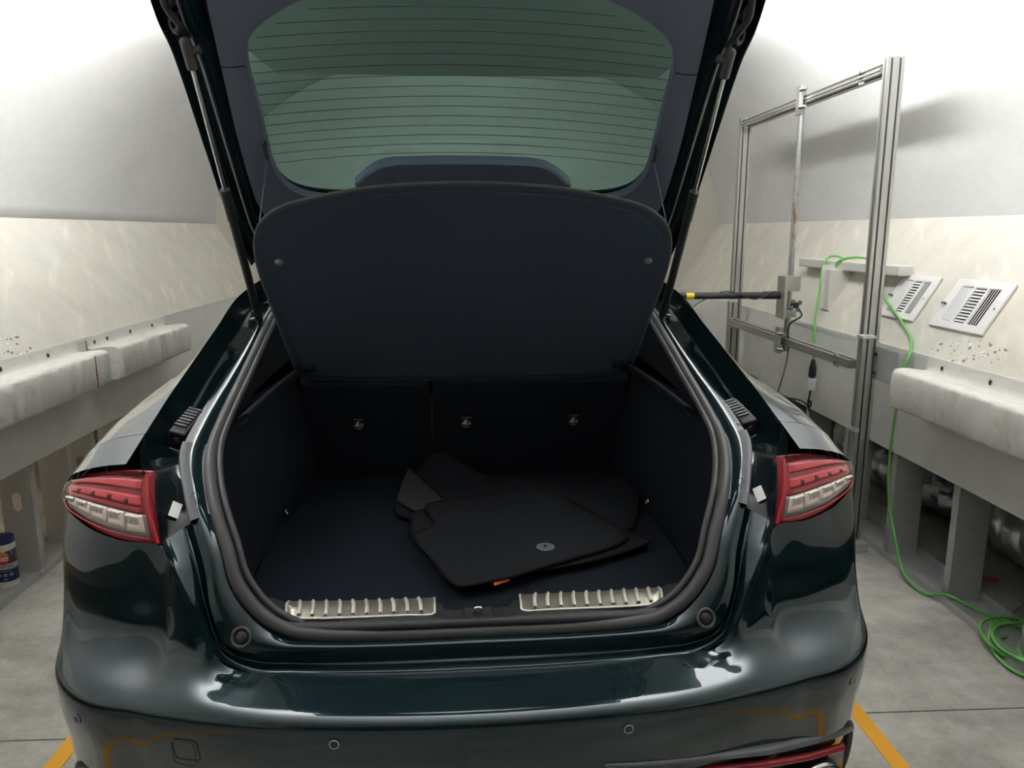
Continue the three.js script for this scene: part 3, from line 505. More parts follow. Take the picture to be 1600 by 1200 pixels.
// ---------- parcel shelf ----------
{
  const sh = group('parcel_shelf', car), l = Math.hypot(.55, .346), U = [0, .55 / l, .346 / l];
  const outl = smoothLoop(halfLoop([[0, -.025], [.114, -.024], [.40, -.02], [.498, -.008], [.519, .03], [.528, .08], [.541, .19], [.553, .28], [.564, .38], [.565, .43], [.557, .49], [.54, .53], [.508, .563], [.455, .592], [.37, .615], [.243, .64], [.08, .653], [0, .654]]), 120);
  const basis = { at: [0, 1.085, -1.10], x: [1, 0, 0], y: U };
  P('panel', uvBox(place(plate(outl, .016, .004).translate(0, 0, -.016), basis)), M.shelf, sh);
  P('raised_face', uvBox(place(plate(outl.map(([x, y]) => [x * .955, .32 + (y - .32) * .945]), .004, .0015), basis)), M.shelf, sh);
  P('piping', place(tube(outl.map(([x, y]) => V(x, y, -.006)), .0055, 240, 6, true), basis), M.piping, sh);
  for (const s of [-1, 1]) {
    P('stud', place(new THREE.SphereGeometry(.0105, 20, 14).scale(1.1, 1, .75).translate(s * .505, .422, .004), basis), M.trimGrey, sh);
    P('pivot', merge([box(s * .5 - .018, s * .5 + .018, 1.095, 1.135, -1.11, -1.075, .005), rod([s * .455, 1.118, -1.08], [s * .50, 1.118, -1.08], .014, .014)]), M.blackIn, sh);
    const top = V(s * .535, 0, 0), e = [s * .538, 1.085 + U[1] * .535, -1.10 + U[2] * .535];
    P('lift_cord', tube([e, V(...e).lerp(hp(s * .562, .545, .032), .5), hp(s * .562, .545, .032)], .0016, 16, 5), M.trimGrey, sh);
    P('cord_hook', tube([hp(s * .562, .545, .032), hp(s * .562, .575, .034), hp(s * .566, .59, .026)], .0045, 10, 6), M.black, sh);
  }
}

// ---------- things in the boot: floor mats ----------
function floorMat(label, outline, y0, lift, mat, h = .007) {        // outline in car x, z; lift(x, z) raises the sheet
  const g = tag(group('floor_mat'), label, 'floor mat', 'floor mats in the boot');
  g.position.copy(car.position); g.rotation.y = car.rotation.y;
  const loop = smoothLoop(outline.map(([x, z]) => [x, -z]), 110);
  const s = new THREE.Shape(loop.map(([x, y]) => new THREE.Vector2(x, y)));
  const cx = loop.reduce((a, p) => a + p[0], 0) / loop.length, cy = loop.reduce((a, p) => a + p[1], 0) / loop.length;
  // rings from the border to the middle so that the sheet can bend
  const pts = [], n = loop.length, R = 14;
  for (let i = 0; i <= n; i++) { const [x, y] = loop[i % n]; const col = [];
    for (let k = 0; k <= R; k++) { const t = 1 - k / R; col.push([cx + (x - cx) * t, cy + (y - cy) * t, h * (k === 0 ? .35 : 1)]); }
    col.unshift([x, y, 0]);
    for (const [a, b, dy] of col) pts.push(V(a, y0 + dy + lift(a, -b), -b)); }
  mesh('carpet', uvBox(gridGeo(pts, n, R + 1)), mat, g);
  mesh('binding', tube(loop.map(([a, b]) => V(a, y0 + h * .55 + lift(a, -b), -b)), .0042, 260, 6, true), M.binding, g);
  return g;
}
const flat = () => 0;
const wav = (k, a) => (x, z) => a * (fbm(x * 5 + k, z * 5, k, 2) + .45);
{
  floorMat('dark mat at the back of the boot leaning on the seat back', [[-.19, -1.16], [-.13, -1.215], [-.085, -1.222], [-.045, -1.215], [.062, -1.20], [.14, -1.19], [.2, -1.1], [.15, -.96], [-.06, -.93], [-.15, -1.02]], .704, (x, z) => { const t = Math.max(0, (-z - 1.02) / .2); return .09 * t * t * Math.exp(-(((x + .085) / .1) ** 2)) + .004; }, M.mat);
  { // its folded-over corner showing the ribbed underside
    const g = tag(group('floor_mat'), 'mat folded over on itself with its paler ribbed underside showing', 'floor mat', 'floor mats in the boot');
    g.position.copy(car.position); g.rotation.y = car.rotation.y;
    const A = [[-.19, .765, -1.17], [-.135, .75, -1.06], [-.072, .728, -.94]], B = [[-.205, .752, -1.07], [-.165, .748, -.99], [-.095, .730, -.90]], C = [[-.216, .738, -.93], [-.20, .738, -.895], [-.165, .732, -.85]], D = [[-.218, .722, -.905], [-.208, .718, -.868], [-.17, .716, -.83]], E2 = [[-.20, .710, -.93], [-.17, .708, -.885], [-.13, .708, -.86]], F = [[-.15, .709, -1.1], [-.08, .708, -1.0], [-.02, .708, -.93]];
    mesh('underside', uvBox(surf([A, B, C], 16, 14)), M.matBack, g).userData.label = 'paler ribbed rubber underside';
    mesh('carpet', uvBox(surf([C, D, E2, F], 16, 16)), M.mat, g);
    mesh('binding', merge([tube([...C], .005, 20, 6), tube([...D], .0045, 20, 6), tube([A[0], A[1], A[2]], .0045, 20, 6)]), M.binding, g);
  }
  floorMat('large mat with one pointed corner curling up beside the boot wall', [[-.112, -1.147], [-.03, -1.185], [.077, -1.195], [.25, -1.13], [.406, -1.085], [.49, -1.125], [.535, -1.14], [.53, -1.0], [.466, -.779], [.428, -.70], [.277, -.654], [.0, -.8], [-.085, -.94]], .706, (x, z) => .006 + .03 * Math.max(0, (x - .40) / .14) ** 2 * Math.max(0, Math.min(1, (-z - .85) / .3)), M.mat);
  floorMat('mat with a pointed corner under the topmost mat', [[-.167, -.898], [-.166, -.8], [-.159, -.70], [-.11, -.55], [-.064, -.409], [-.03, -.385], [.007, -.383], [.10, -.42], [.214, -.462], [.289, -.489], [.44, -.575], [.462, -.597], [.425, -.655], [.36, -.80], [.252, -.982], [.06, -.99], [-.117, -.943]], .720, wav(3, .004), M.mat);
  const m = floorMat('topmost mat with a round grommet and an orange tag', [[-.15, -.64], [-.10, -.50], [-.052, -.372], [-.036, -.354], [.02, -.368], [.084, -.392], [.24, -.483], [.376, -.563], [.397, -.59], [.398, -.64], [.385, -.70], [.31, -.85], [.245, -.972], [.204, -.998], [.07, -.965], [-.075, -.917], [-.122, -.885], [-.126, -.86], [-.102, -.75], [-.108, -.715], [-.148, -.68]], .731, wav(7, .005), M.mat);
  mesh('grommet', new THREE.LatheGeometry([[.004, .0], [.006, .003], [.022, .0025], [.0235, 0]].map(([r, y]) => new THREE.Vector2(r, y)), 28).translate(.181, .7405, -.546), M.trimGrey, m).userData.label = 'grey plastic grommet';
  mesh('grommet_slot', box(-.003, .003, 0, .004, -.007, .007, .001).translate(.181, .7402, -.546), M.binding, m);
  mesh('tag', place(plate([[-.021, -.006], [.021, -.006], [.021, .006], [-.021, .006]], .0015, .0004), { at: [.058, .732, -.3825], x: [.037, 0, -.021], y: [0, .9, -.5] }), M.orange, m).userData.label = 'orange fabric tag';
}

// ---------- wall bench covers ----------
function benchCover(label, s, z0, z1, hooks, stain) {
  const g = tag(group('padded_cover'), label, 'cover', 'white vinyl covers on the side walls');
  const L = z1 - z0, nu = Math.round(L * 70), pts = [], prof = [];
  // profile from the wall flap over the top and down the front: [distance from wall, y]
  const base = [[.004, .992], [.006, .965], [.008, .945], [.03, .942], [.08, .95], [.125, .953], [.150, .948], [.158, .935], [.160, .90], [.160, .85], [.158, .80], [.150, .786], [.08, .784], [.004, .784]];
  const nv = base.length - 1;
  for (let i = 0; i <= nu; i++) { const z = z0 + L * i / nu, endT = Math.min(z - z0, z1 - z);
    base.forEach(([d, y], j) => { const front = j >= 7 && j <= 11, top = j >= 3 && j <= 6; const f = fbm(z * 17 + s, y * 2.2 + z * 3, 41 + s * 3, 3);
      const e = endT < .012 ? (.012 - endT) * .8 : 0;
      const dd = d + (front ? f * .024 + .009 * Math.abs(Math.sin(z * 29 + 2.2 * fbm(z * 3, 1, 5))) * (1 - Math.abs(y - .86) * 5) : 0), yy = y + (top ? f * .014 : 0) + (j === 11 || j === 12 ? f * .006 : 0);
      pts.push(V(s * (XW - Math.max(.004, dd - (d > .02 ? e : 0))), yy, z)); }); }
  const geo = gridGeo(pts, nu, nv);
  { const uv = geo.attributes.uv; for (let i = 0; i < uv.count; i++) uv.setXY(i, uv.getX(i) * L, uv.getY(i) * .5); }
  mesh('vinyl_skin', geo, M.vinyl, g);
  for (const z of [z0, z1]) { const c = []; for (let j = 2; j <= nv; j++) { const [d, y] = base[j]; c.push([s * (XW - d + .003), y]); } const e = plate(s > 0 ? c : c.reverse(), .003, 0); e.translate(0, 0, z === z0 ? z0 + .001 : z1 - .004); mesh('end_panel', uvBox(e), M.vinyl, g); }
  for (const z of hooks) { const b = group('turn_button', g); b.position.set(s * (XW - .007), .968, z); b.rotation.y = -s * Math.PI / 2;
    mesh('ring', new THREE.TorusGeometry(.0105, .003, 8, 20).scale(.8, 1, 1), M.steel, b); mesh('knob', box(-.003, .003, -.008, .008, 0, .008, .0015), M.slot, b); }
  if (stain) mesh('stain', stainGeo(s, stain), std(0x9a1f2e, .6), g).userData.label = 'thin red stain';
  return g;
}
function stainGeo(s, z) { const l = []; for (let k = 0; k < 9; k++) { const y = .94 - k * .0165, w = [.0015, .002, .002, .003, .005, .008, .004, .002, .004][k]; const d = .166 + .009 * Math.abs(Math.sin(z * 29 + 2.2 * fbm(z * 3, 1, 5))); l.push(new THREE.SphereGeometry(1, 8, 6).scale(.002, .010, w).translate(s * (XW - d + .002), y, z + .001 * Math.sin(k * 3))); } return merge(l); }
benchCover('long white vinyl cover with a thin red stain on the left wall', -1, -3.83, -2.2, [-3.56, -3.20, -2.86, -2.5], -3.66);
benchCover('short white vinyl cover further along the left wall, pleated', -1, -4.92, -3.93, [-4.72, -4.42, -4.14, -4.0]);
benchCover('long white vinyl cover on the right wall beside the aluminium frame', 1, -3.13, -1.6, [-3.02, -2.72, -2.41, -2.1]);

// ---------- studs and tracks under the walls ----------
function stud(s, z, label, grp, slot) {
  const g = tag(group('metal_stud'), label, 'stud', grp);
  const x0 = s * (XW + .035), d = .135 * s;
  const a = (x, y0, y1, zz0, zz1) => box(Math.min(x[0], x[1]), Math.max(x[0], x[1]), y0, y1, zz0, zz1);
  const o = s > 0 ? [[0, 0], [.135, 0], [.135, .55], [0, .55]] : [[-.135, 0], [0, 0], [0, .55], [-.135, .55]], hole = rrect(.038, .085, .018).map(([u, v]) => [u + s * .0675, v + .33]);
  const w = plate(o, .0018, 0, slot ? [hole] : []);
  mesh('web', uvBox(w.translate(x0, .004, z)), M.galv, g);
  mesh('front_flange', uvBox(a([x0, x0 - .0018 * s], .004, .554, z - .038, z + .0018)), M.galv, g);
  mesh('rear_flange', uvBox(a([x0 + d, x0 + d + .0018 * s], .004, .554, z - .038, z + .0018)), M.galv, g);
  return g;
}
for (const [z, h, l] of [[-2.9, 1, 'slotted galvanised stud under the long stained left cover'], [-3.38, 1, 'slotted galvanised stud standing beside the wipes canister'], [-3.7, 0, 'plain galvanised stud next to the slotted one beside the canister'], [-3.95, 1, 'slotted galvanised stud under the gap between the two left covers'], [-4.3, 0, 'plain galvanised stud under the short pleated left cover'], [-4.75, 0, 'plain galvanised stud under the short pleated left cover']]) stud(-1, z, l, 'studs under the left wall', h);
for (const [z, l] of [[-2.41, 'galvanised stud standing in the coiled green cord'], [-2.88, 'galvanised stud in front of the orange scrap'], [-3.35, 'galvanised stud crossed by the hanging green cord'], [-3.82, 'galvanised stud partly behind the aluminium frame post'], [-4.3, 'galvanised stud below the white power adapter']]) stud(1, z, l, 'studs under the right wall', 0);
for (const s of [-1, 1]) {
  const t = tag(group('floor_track'), s < 0 ? 'galvanised floor track under the left wall studs' : 'galvanised floor track under the right wall studs', 'track');
  mesh('base', uvBox(box(Math.min(s * XW, s * (XW + .19)), Math.max(s * XW, s * (XW + .19)), .0005, .0025, -6.9, 2.8)), M.galv, t);
  mesh('front_lip', uvBox(box(Math.min(s * XW, s * (XW + .002)), Math.max(s * XW, s * (XW + .002)), .0025, .036, -6.9, 2.8)), M.galv, t);
  mesh('rear_lip', uvBox(box(Math.min(s * (XW + .188), s * (XW + .19)), Math.max(s * (XW + .188), s * (XW + .19)), .0025, .036, -6.9, 2.8)), M.galv, t);
  for (let k = 0; k < 6; k++) mesh('screw', new THREE.SphereGeometry(.005, 10, 8).scale(.5, 1, 1).translate(s * XW, .02, -2.4 - k * .47 + (s < 0 ? .03 : .0)), M.steel, t);
}
{ // crumpled foil duct in the dark behind the right studs
  const pts = [], nu = 90, nv = 40;
  for (let i = 0; i <= nu; i++) for (let j = 0; j <= nv; j++) { const z = -2.7 - 2.0 * i / nu, a = 2 * Math.PI * j / nv; const r = .15 + .05 * fbm(i * .9, Math.cos(a) * 1.5, Math.sin(a) * 1.5 + 3, 3) + .010 * ((i % 2) ? 1 : -1) + .02 * Math.sin(i * .13); pts.push(V(2.46 + r * Math.cos(a) + .04 * Math.sin(z * 2), .245 + r * Math.sin(a), z)); }
  tag(mesh('foil_duct', gridGeo(pts, nu, nv), std(0xcfd2d4, .28, 1)), 'crumpled silver foil duct behind the right wall studs', 'duct');
}
tag(mesh('card_scrap', box(-.045, .045, 0, .004, -.014, .014).rotateY(-.5).translate(2.28, .0005, -3.08), M.orange), 'small orange scrap on the floor behind the right studs', 'scrap');
tag(mesh('washer', new THREE.TorusGeometry(.028, .008, 8, 28).rotateX(Math.PI / 2).translate(2.42, .009, -2.92), M.galv), 'pale ring lying on the floor behind the right studs', 'ring');
{
  const b = tag(group('metal_strip'), 'bent grey metal strip under the green cord on the floor', 'strip');
  mesh('strip', place(plate([[-.075, -.014], [.075, -.014], [.075, .014], [-.075, .014]], .003, .0006), { at: [2.20, .004, -2.80], x: [.8, 0, -.6], y: [-.6, 0, -.8] }), M.galv, b);
  mesh('hook', box(-.02, .02, 0, .014, -.006, .006, .002).rotateY(.4).translate(2.135, .004, -2.75), M.galv, b);
}

// ---------- wipes canister ----------
{
  const g = tag(group('wipes_canister'), 'white wipes canister with navy lid and navy label behind the left floor track', 'canister');
  g.position.set(-2.035, .003, -3.235); g.rotation.y = .35;
  const R = .043;
  const lab = canvasTex(1024, 512, (c, w, h) => {
    c.fillStyle = '#efece6'; c.fillRect(0, 0, w, h);
    c.fillStyle = '#27323c'; c.beginPath(); c.moveTo(0, 40); c.quadraticCurveTo(w * .3, 10, w * .5, 60); c.quadraticCurveTo(w * .75, 20, w, 60); c.lineTo(w, 180); c.quadraticCurveTo(w * .7, 150, w * .5, 200); c.lineTo(0, 150); c.closePath(); c.fill();
    c.fillStyle = '#8d9486'; c.fillRect(0, 90, w * .45, 44); c.fillStyle = '#31383a'; c.fillRect(0, 150, w, 80);
    c.fillStyle = '#c9ccd0'; c.fillRect(0, 230, w, 74);
    c.fillStyle = '#1f2c59'; c.fillRect(0, 304, w, 176); c.fillStyle = '#efece6'; c.fillRect(0, 480, w, 32);
    const gr = c.createLinearGradient(0, 70, 0, 240); gr.addColorStop(0, '#f0a23a'); gr.addColorStop(1, '#d92f3a'); c.fillStyle = gr; c.beginPath(); c.ellipse(w / 2, 150, 84, 92, 0, 0, 7); c.fill();
    c.fillStyle = '#fff'; c.textAlign = 'center'; c.textBaseline = 'middle'; c.font = 'bold 78px sans-serif'; c.fillText('303', w / 2, 158);
    c.fillStyle = '#20242a'; c.font = 'bold 48px sans-serif'; c.fillText('PROTECTANT', w / 2, 268);
    c.fillStyle = '#c7d0de'; c.font = '20px sans-serif'; c.fillText('RUBBER VINYL PLASTIC', w / 2, 326);
    c.fillStyle = '#8795b8'; for (const x of [-90, 0, 90]) { c.beginPath(); c.ellipse(w / 2 + x, 385, 34, 26, 0, 0, 7); c.fill(); }
    c.fillStyle = '#e8e3a0'; c.font = 'bold 24px sans-serif'; c.fillText('WIPES', w / 2, 446);
  });
  lab.wrapS = THREE.RepeatWrapping;
  mesh('body', new THREE.LatheGeometry([[0, 0], [.039, 0], [.0425, .004], [R, .012], [R, .02], [R * .985, .022], [R * .985, .19], [R, .195], [.041, .202], [.036, .204]].map(([r, y]) => new THREE.Vector2(r, y)), 40), M.white, g);
  const lm = mesh('label_wrap', new THREE.CylinderGeometry(R * .995, R * .995, .165, 48, 1, true).rotateY(Math.PI).translate(0, .106, 0), std(0xffffff, .4, 0, { map: lab }), g); lm.userData.label = 'printed label with an orange and red roundel';
  mesh('lid', new THREE.LatheGeometry([[0, .232], [.036, .232], [.0405, .229], [.042, .222], [.0425, .204], [.041, .200]].map(([r, y]) => new THREE.Vector2(r, y)), 40), std(0x16255c, .35), g).userData.label = 'navy blue lid';
}

// ---------- aluminium frame with sliding boom ----------
function tslot(w, h, len, slots = 2) {      // section w (x) by h (y), extruded along z from 0 to len; slots on the two wide faces
  const o = [], sw = .0045, sd = .007, pushFace = (dir) => { const pos = slots === 2 ? [-w / 4, w / 4] : [0]; const list = []; for (const p of (dir > 0 ? [...pos].reverse() : pos)) { const a = dir > 0 ? p + sw : p - sw, b = dir > 0 ? p - sw : p + sw, y = dir * h / 2; list.push([a, y], [a, y - dir * sd], [b, y - dir * sd], [b, y]); } return list; };
  o.push([-w / 2, -h / 2], ...pushFace(-1), [w / 2, -h / 2], [w / 2, -sw], [w / 2 - sd, -sw], [w / 2 - sd, sw], [w / 2, sw], [w / 2, h / 2], ...pushFace(1), [-w / 2, h / 2], [-w / 2, sw], [-w / 2 + sd, sw], [-w / 2 + sd, -sw], [-w / 2, -sw]);
  return plate(o, len, 0);
}
{
  const f = tag(group('aluminium_frame'), 'tall aluminium extrusion frame standing beside the right wall', 'frame');
  const post = (z, y0, y1, x) => tslot(.04, .08, y1 - y0).rotateZ(Math.PI / 2).rotateX(-Math.PI / 2).translate(x, y0, z);
  // posts: the wide face looks along the car
  for (const [z, n] of [[-3.46, 0], [-5.31, 1]]) {
    mesh('post', tslot(.075, .04, 2.22).rotateX(-Math.PI / 2).translate(1.845, .045, z), M.alu, f);
    mesh('lower_post', tslot(.045, .045, 1.05, 1).rotateX(-Math.PI / 2).translate(1.805, .003, z + .044), M.alu, f);
    mesh('slot_shade_strips', merge([...[-.01875, .01875].map((d) => box(1.845 + d - .0042, 1.845 + d + .0042, .05, 2.26, z + .0125, z + .0135)), box(1.805 - .0042, 1.805 + .0042, .01, 1.05, z + .0592, z + .0602), box(1.8145, 1.8155, .05, 2.26, z - .0042, z + .0042)]), M.slot, f);  // dark strips stand in for the shade inside the post slots
    mesh('foot', box(1.76, 1.90, .0025, .045, z - .07, z + .07, .003), M.galv, f);
    mesh('bracket', merge([box(1.778, 1.84, 1.04, 1.055, z + .015, z + .072, .002), box(1.778, 1.80, .60, .62, z + .015, z + .072, .002)]), M.galv, f);
  }
  const rail = (y, name) => mesh(name, tslot(.04, .08, 1.77).rotateZ(Math.PI / 2).translate(1.845, y, -5.27), M.alu, f);
  rail(2.225, 'top_rail'); mesh('lower_rail', tslot(.04, .08, 1.77).rotateZ(Math.PI / 2).translate(1.815, .905, -5.27), M.alu, f);
  for (const [y, z, x] of [[2.225, -5.22, 1.82], [2.225, -3.68, 1.82], [.905, -5.2, 1.79], [.905, -3.64, 1.79]]) { const c = group('corner_bracket', f); mesh('plate', box(x - .008, x + .002, y - .035, y + .035, z - .02, z + .02, .002), M.galv, c); for (const dy of [-.02, .02]) mesh('bolt', rod([x - .016, y + dy, z], [x - .006, y + dy, z], .007, .007, 6), M.steel, c); }
  for (const [x, y] of [[1.8318, 2.225], [1.8018, .905]]) for (const d of [.02, -.02]) mesh('rail_slot_shade', box(x, x + .001, y + d - .0042, y + d + .0042, -5.26, -3.51), M.slot, f);  // rail slots get their shade from dark strips too
  // wall plate that ties the frame to the wall
  const wp = group('wall_plate', f); mesh('plate', uvBox(box(1.868, 1.8715, .85, 1.0, -3.50, -3.24, .001)), M.galv, wp); mesh('return', uvBox(box(1.868, XW, .85, 1.0, -3.243, -3.24)), M.galv, wp);
  for (const z of [-3.46, -3.42]) for (const y of [.88, .965]) mesh('bolt', rod([1.86, y, z], [1.869, y, z], .008, .008, 12), M.slot, wp);
  // vertical slide rod
  const sr = mesh('slide_rod', rod([1.815, .84, -4.33], [1.815, 2.30, -4.33], .016), std(0xffffff, .3, .7, { map: rodTex }), f);
  for (const [y, z0] of [[2.225, 1.805], [.905, 1.775]]) { const c = group('slide_bracket', f); mesh('plate', box(z0 - .012, z0 + .012, y - .075, y + .075, -4.37, -4.31, .003), M.alu, c); mesh('clamp', box(z0 - .03, z0 - .008, y - .05, y + .05, -4.31, -4.275, .004), M.alu, c); for (const dy of [-.045, .045]) mesh('bolt', rod([z0 - .03, y + dy, -4.27], [z0 - .01, y + dy, -4.235], .011, .011, 10), M.steel, c); }
}
{
  const b = tag(group('boom_arm'), 'black carbon boom arm with a yellow label on the slide rod', 'boom arm');
  mesh('carriage', merge([box(1.755, 1.775, 1.035, 1.275, -4.36, -4.25, .002), box(1.775, 1.86, 1.19, 1.275, -4.36, -4.285, .003), box(1.775, 1.85, 1.04, 1.08, -4.36, -4.29, .003)]), M.alu, b);
  mesh('tube', rod([.95, 1.162, -4.32], [1.70, 1.165, -4.32], .019), std(0x2c2d2f, .55), b);
  mesh('collar', rod([1.66, 1.165, -4.32], [1.757, 1.165, -4.32], .0225), M.black, b);
  mesh('yellow_label', new THREE.CylinderGeometry(.0196, .0196, .045, 24, 1, true).rotateZ(Math.PI / 2).translate(1.235, 1.163, -4.32), std(0xf2d321, .5), b).userData.label = 'yellow label';
  const k = group('clamp_knob', b); k.position.set(1.815, 1.115, -4.245);
  mesh('hub', new THREE.CylinderGeometry(.018, .018, .04, 20).rotateX(Math.PI / 2), M.black, k);
  { const lobes = []; for (let i = 0; i < 4; i++) lobes.push(new THREE.SphereGeometry(.014, 12, 10).scale(1, 1, .7).translate(.028 * Math.cos(i * 1.57 + .6), .028 * Math.sin(i * 1.57 + .6), .015)); mesh('lobes', merge(lobes), std(0x6a6b6a, .4, .5), k); }
  mesh('cable', merge([tube([[1.835, 1.09, -4.22], [1.845, 1.06, -4.21], [1.80, 1.01, -4.25], [1.795, .95, -4.26], [1.81, .90, -4.26], [1.80, .87, -4.25]], .005, 40, 6), tube([[1.72, 1.19, -4.30], [1.6, 1.145, -4.295], [1.5, 1.18, -4.30], [1.43, 1.186, -4.33], [1.35, 1.15, -4.345], [1.29, 1.12, -4.33], [1.26, 1.10, -4.32]], .0032, 60, 6), tube([[1.80, .87, -4.25], [1.77, .78, -4.2], [1.72, .66, -4.15], [1.68, .55, -4.12], [1.65, .46, -4.1]], .004, 30, 6)]), M.slot, b);
}

// ---------- T bracket, vents, cords on the right wall ----------
const SLm = (XC - XW) / (YC - 1), wallX = (y) => XW + (y - 1) * SLm;
{
  const t = tag(group('hose_hanger'), 'white T shaped hanger bar standing off the right sloped wall', 'hanger');
  const yB = 1.335, xB = wallX(yB) - .05;
  mesh('bar', box(xB - .045, xB + .03, yB - .026, yB + .026, -4.78, -3.63, .008), M.vinyl, t);
  mesh('stem', merge([box(wallX(1.12) - .03, xB + .01, 1.09, yB - .02, -4.255, -4.2, .003)]), M.vinyl, t);
  mesh('stem_side', place(plate([[0, 0], [.13, .1], [.13, .25], [0, .25]], .004, .0005), { at: [wallX(1.09) - .03, 1.09, -4.255], x: [1, 0, 0], y: [0, 1, 0] }), M.vinyl, t);
}
function vent(z0, z1, label) {
  const v = tag(group('air_vent'), label, 'vent', 'white vent grilles on the right wall');
  const w = z1 - z0, up = V(SLm, 1, 0).normalize(), hgt = .235, yc = 1.215, nrm = V(-1, SLm, 0).normalize();
  const basis = { at: [wallX(yc) + nrm.x * .002, yc + nrm.y * .002, (z0 + z1) / 2], x: [0, 0, 1], y: up.toArray() };
  const put = (name, g, m) => mesh(name, place(g, basis), m, v);
  const iw = w * .72, ih = hgt * .70, ox = w * .0, third = iw / 3;
  const open = [-1, 0, 1].map((k) => rrect(third - .012, ih, .003, 1).map(([x, y]) => [x + k * third, y]));
  put('face', plate(rrect(w, hgt, .006), .012, .004, open.map((o) => o)), M.white);
  put('backing', plate(rrect(iw + .02, ih + .02, .002), .002, 0), M.dark);
  for (let i = 0; i < 5; i++) for (const k of [-1, 1]) { const x = k * third + (i - 2) * (third - .014) / 5; put('blade', box(-.0012, .0012, -ih / 2 + .003, ih / 2 - .003, -.007, .007).rotateY(k < 0 ? -.62 : .95).translate(x, 0, .006), M.white); }
  for (let i = 0; i < 11; i++) put('louver', box(-third / 2 + .008, third / 2 - .008, -.001, .001, -.007, .007).rotateX(.9).translate(0, -ih / 2 + .01 + i * (ih - .02) / 10, .006), M.white);
  put('lever', merge([box(-.004, .004, -.004, .004, .008, .022, .001).translate(-iw / 2 - .02, -.01, 0), box(-.02, .004, -.005, .005, .02, .026, .002).translate(-iw / 2 - .02, -.01, 0)]), M.trimGrey);
  put('screw', new THREE.SphereGeometry(.006, 10, 8).scale(1, 1, .4).translate(w / 2 - .025, 0, .012), M.steel);
}
vent(-3.69, -3.39, 'white vent grille next to the hanger bar');
vent(-3.265, -2.905, 'white vent grille next to the long right wall cover');
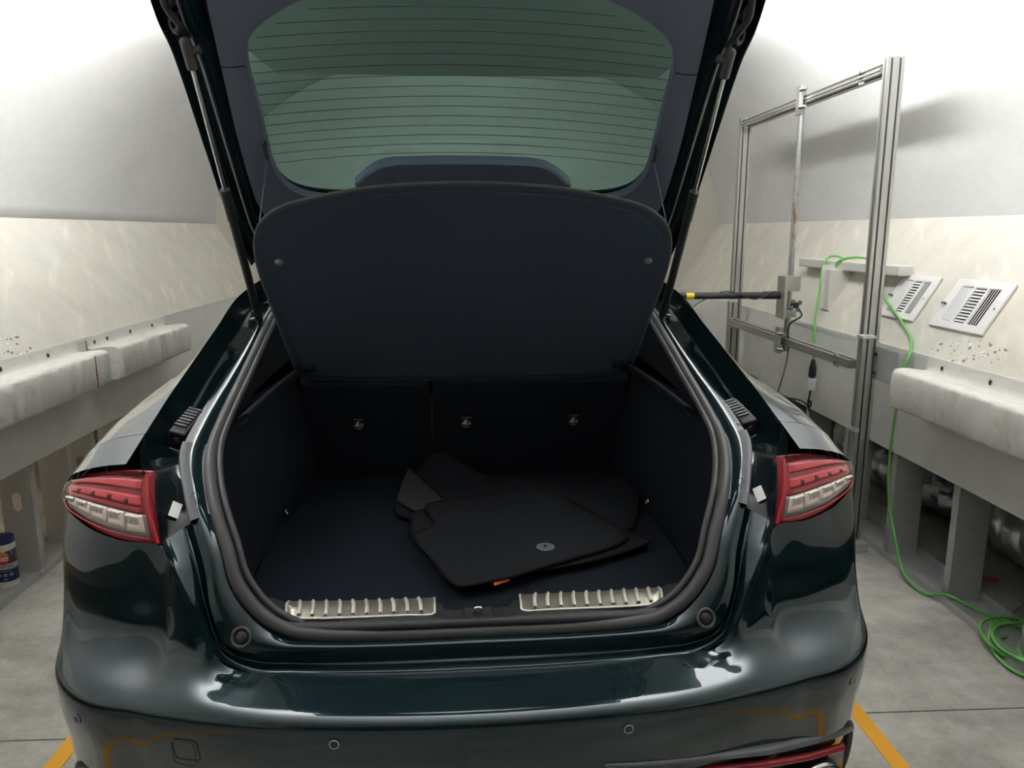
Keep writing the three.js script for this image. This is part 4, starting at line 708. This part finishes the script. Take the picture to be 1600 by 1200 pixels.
{
  const c = tag(group('extension_cord'), 'green extension cord looped over the hanger bar and coiled on the floor', 'cord');
  const yB = 1.361, xB = wallX(1.335) - .055;
  const coil = []; const cx = 2.13, cz = -2.42;
  for (let i = 0; i <= 200; i++) { const a = -2.2 - i * .22, r = .19 + .05 * Math.sin(i * .31) + .03 * Math.sin(i * .087); coil.push([cx + r * Math.cos(a), .010 + .009 * ((i / 28) | 0) % .05 + .004 * Math.abs(Math.sin(i * .6)), cz + r * 1.05 * Math.sin(a)]); }
  const r = .0065;
  mesh('cable', tube([
    [1.90, .80, -4.14], [1.90, .9, -4.14], [1.92, 1.05, -4.20], [1.97, 1.2, -4.28], [xB - .05, yB - .02, -4.40], [xB - .02, yB + .02, -4.40], [xB + .035, yB + .012, -4.36], [xB + .045, yB - .05, -4.30], [xB - .04, yB - .06, -4.27], [xB - .052, yB - .01, -4.24], [xB - .02, yB + .018, -4.18], [xB + .03, yB + .012, -4.02],
    [xB + .02, yB - .06, -3.90], [wallX(1.2) - .03, 1.22, -3.72], [wallX(1.1) - .02, 1.10, -3.42], [1.955, 1.04, -3.30], [1.905, .985, -3.225], [1.885, .93, -3.225], [1.885, .84, -3.235], [1.89, .70, -3.26], [1.90, .5, -3.285], [1.905, .3, -3.26], [1.905, .15, -3.18], [1.90, .06, -3.11], [1.90, .02, -3.04], [1.915, .0085, -2.94], [1.95, .042, -2.86], [2.02, .03, -2.74], [2.11, .025, -2.62], [2.25, .02, -2.52],
  ], r, 320, 8), M.greenCord, c);
  mesh('coil', tube(coil, r, 900, 7), M.greenCord, c);
  mesh('loose_end', tube([[2.06, .02, -2.72], [2.0, .03, -2.64], [1.945, .043, -2.57], [1.915, .012, -2.53], [1.91, .008, -2.46], [1.935, .03, -2.40], [2.0, .02, -2.33]], r, 60, 7), M.greenCord, c);
  mesh('socket', new THREE.LatheGeometry([[0, -.055], [.017, -.055], [.021, -.04], [.02, .0], [.013, .03], [.010, .045], [.006, .048]].map(([a, b]) => new THREE.Vector2(a, b)), 20).translate(1.90, .775, -4.14), M.black, c).userData.label = 'black cord socket';
}
{
  const a = tag(group('power_adapter'), 'white plug-in power adapter hanging from the green cord', 'adapter');
  mesh('block', box(1.868, 1.918, .648, .716, -4.165, -4.115, .006), M.white, a);
  mesh('lead', merge([tube([[1.895, .66, -4.14], [1.894, .62, -4.14], [1.885, .57, -4.135], [1.89, .545, -4.13], [1.90, .575, -4.128], [1.892, .59, -4.13], [1.885, .55, -4.125], [1.905, .48, -4.08], [1.915, .42, -4.06], [1.92, .36, -4.05]], .005, 60, 6), tube([[1.887, .555, -4.13], [1.86, .58, -4.16], [1.80, .585, -4.22], [1.74, .565, -4.28], [1.70, .53, -4.33]], .004, 30, 6)]), M.black, a);
}

// ---------- paint worn off the sloped walls ----------
for (const [s, zc, dz, yc, n] of [[-1, -3.28, .2, 1.045, 70], [1, -2.9, .22, 1.05, 60]]) {
  const wall = scene.getObjectByName(s < 0 ? 'wall_left' : 'wall_right');
  const dark = [], pale = [];
  for (let i = 0; i < n; i++) {
    const a = rnd() * 6.28, rr = Math.sqrt(rnd()), z = zc + dz * rr * Math.cos(a) * (1 + .4 * rnd()), y = Math.max(1.006, yc + .055 * rr * Math.sin(a)), q = .003 + .008 * rnd() * rnd();
    const o = []; const k = 5 + (rnd() * 3 | 0); for (let j = 0; j < k; j++) { const t = 6.283 * j / k, l = q * (.5 + .7 * rnd()); o.push([l * Math.cos(t) * 1.6, l * Math.sin(t)]); }
    const up = V(SLm * s, 1, 0).normalize(), nx = V(-s, SLm, 0).normalize();
    const pale_ = rnd() < .5; const g = plate(o, pale_ ? .0012 : .0005, 0); place(g, { at: [s * wallX(y) + nx.x * .0004, y + nx.y * .0004, z], x: [0, 0, s], y: up.toArray() });
    (pale_ ? pale : dark).push(g);
  }
  tag(mesh('bare_spots', merge(dark), std(0x8d8577, .8), wall), null, null, null, 'stuff'); tag(mesh('paint_flakes', merge(pale), M.white, wall), null, null, null, 'stuff');
}
renderer.render(scene, camera);
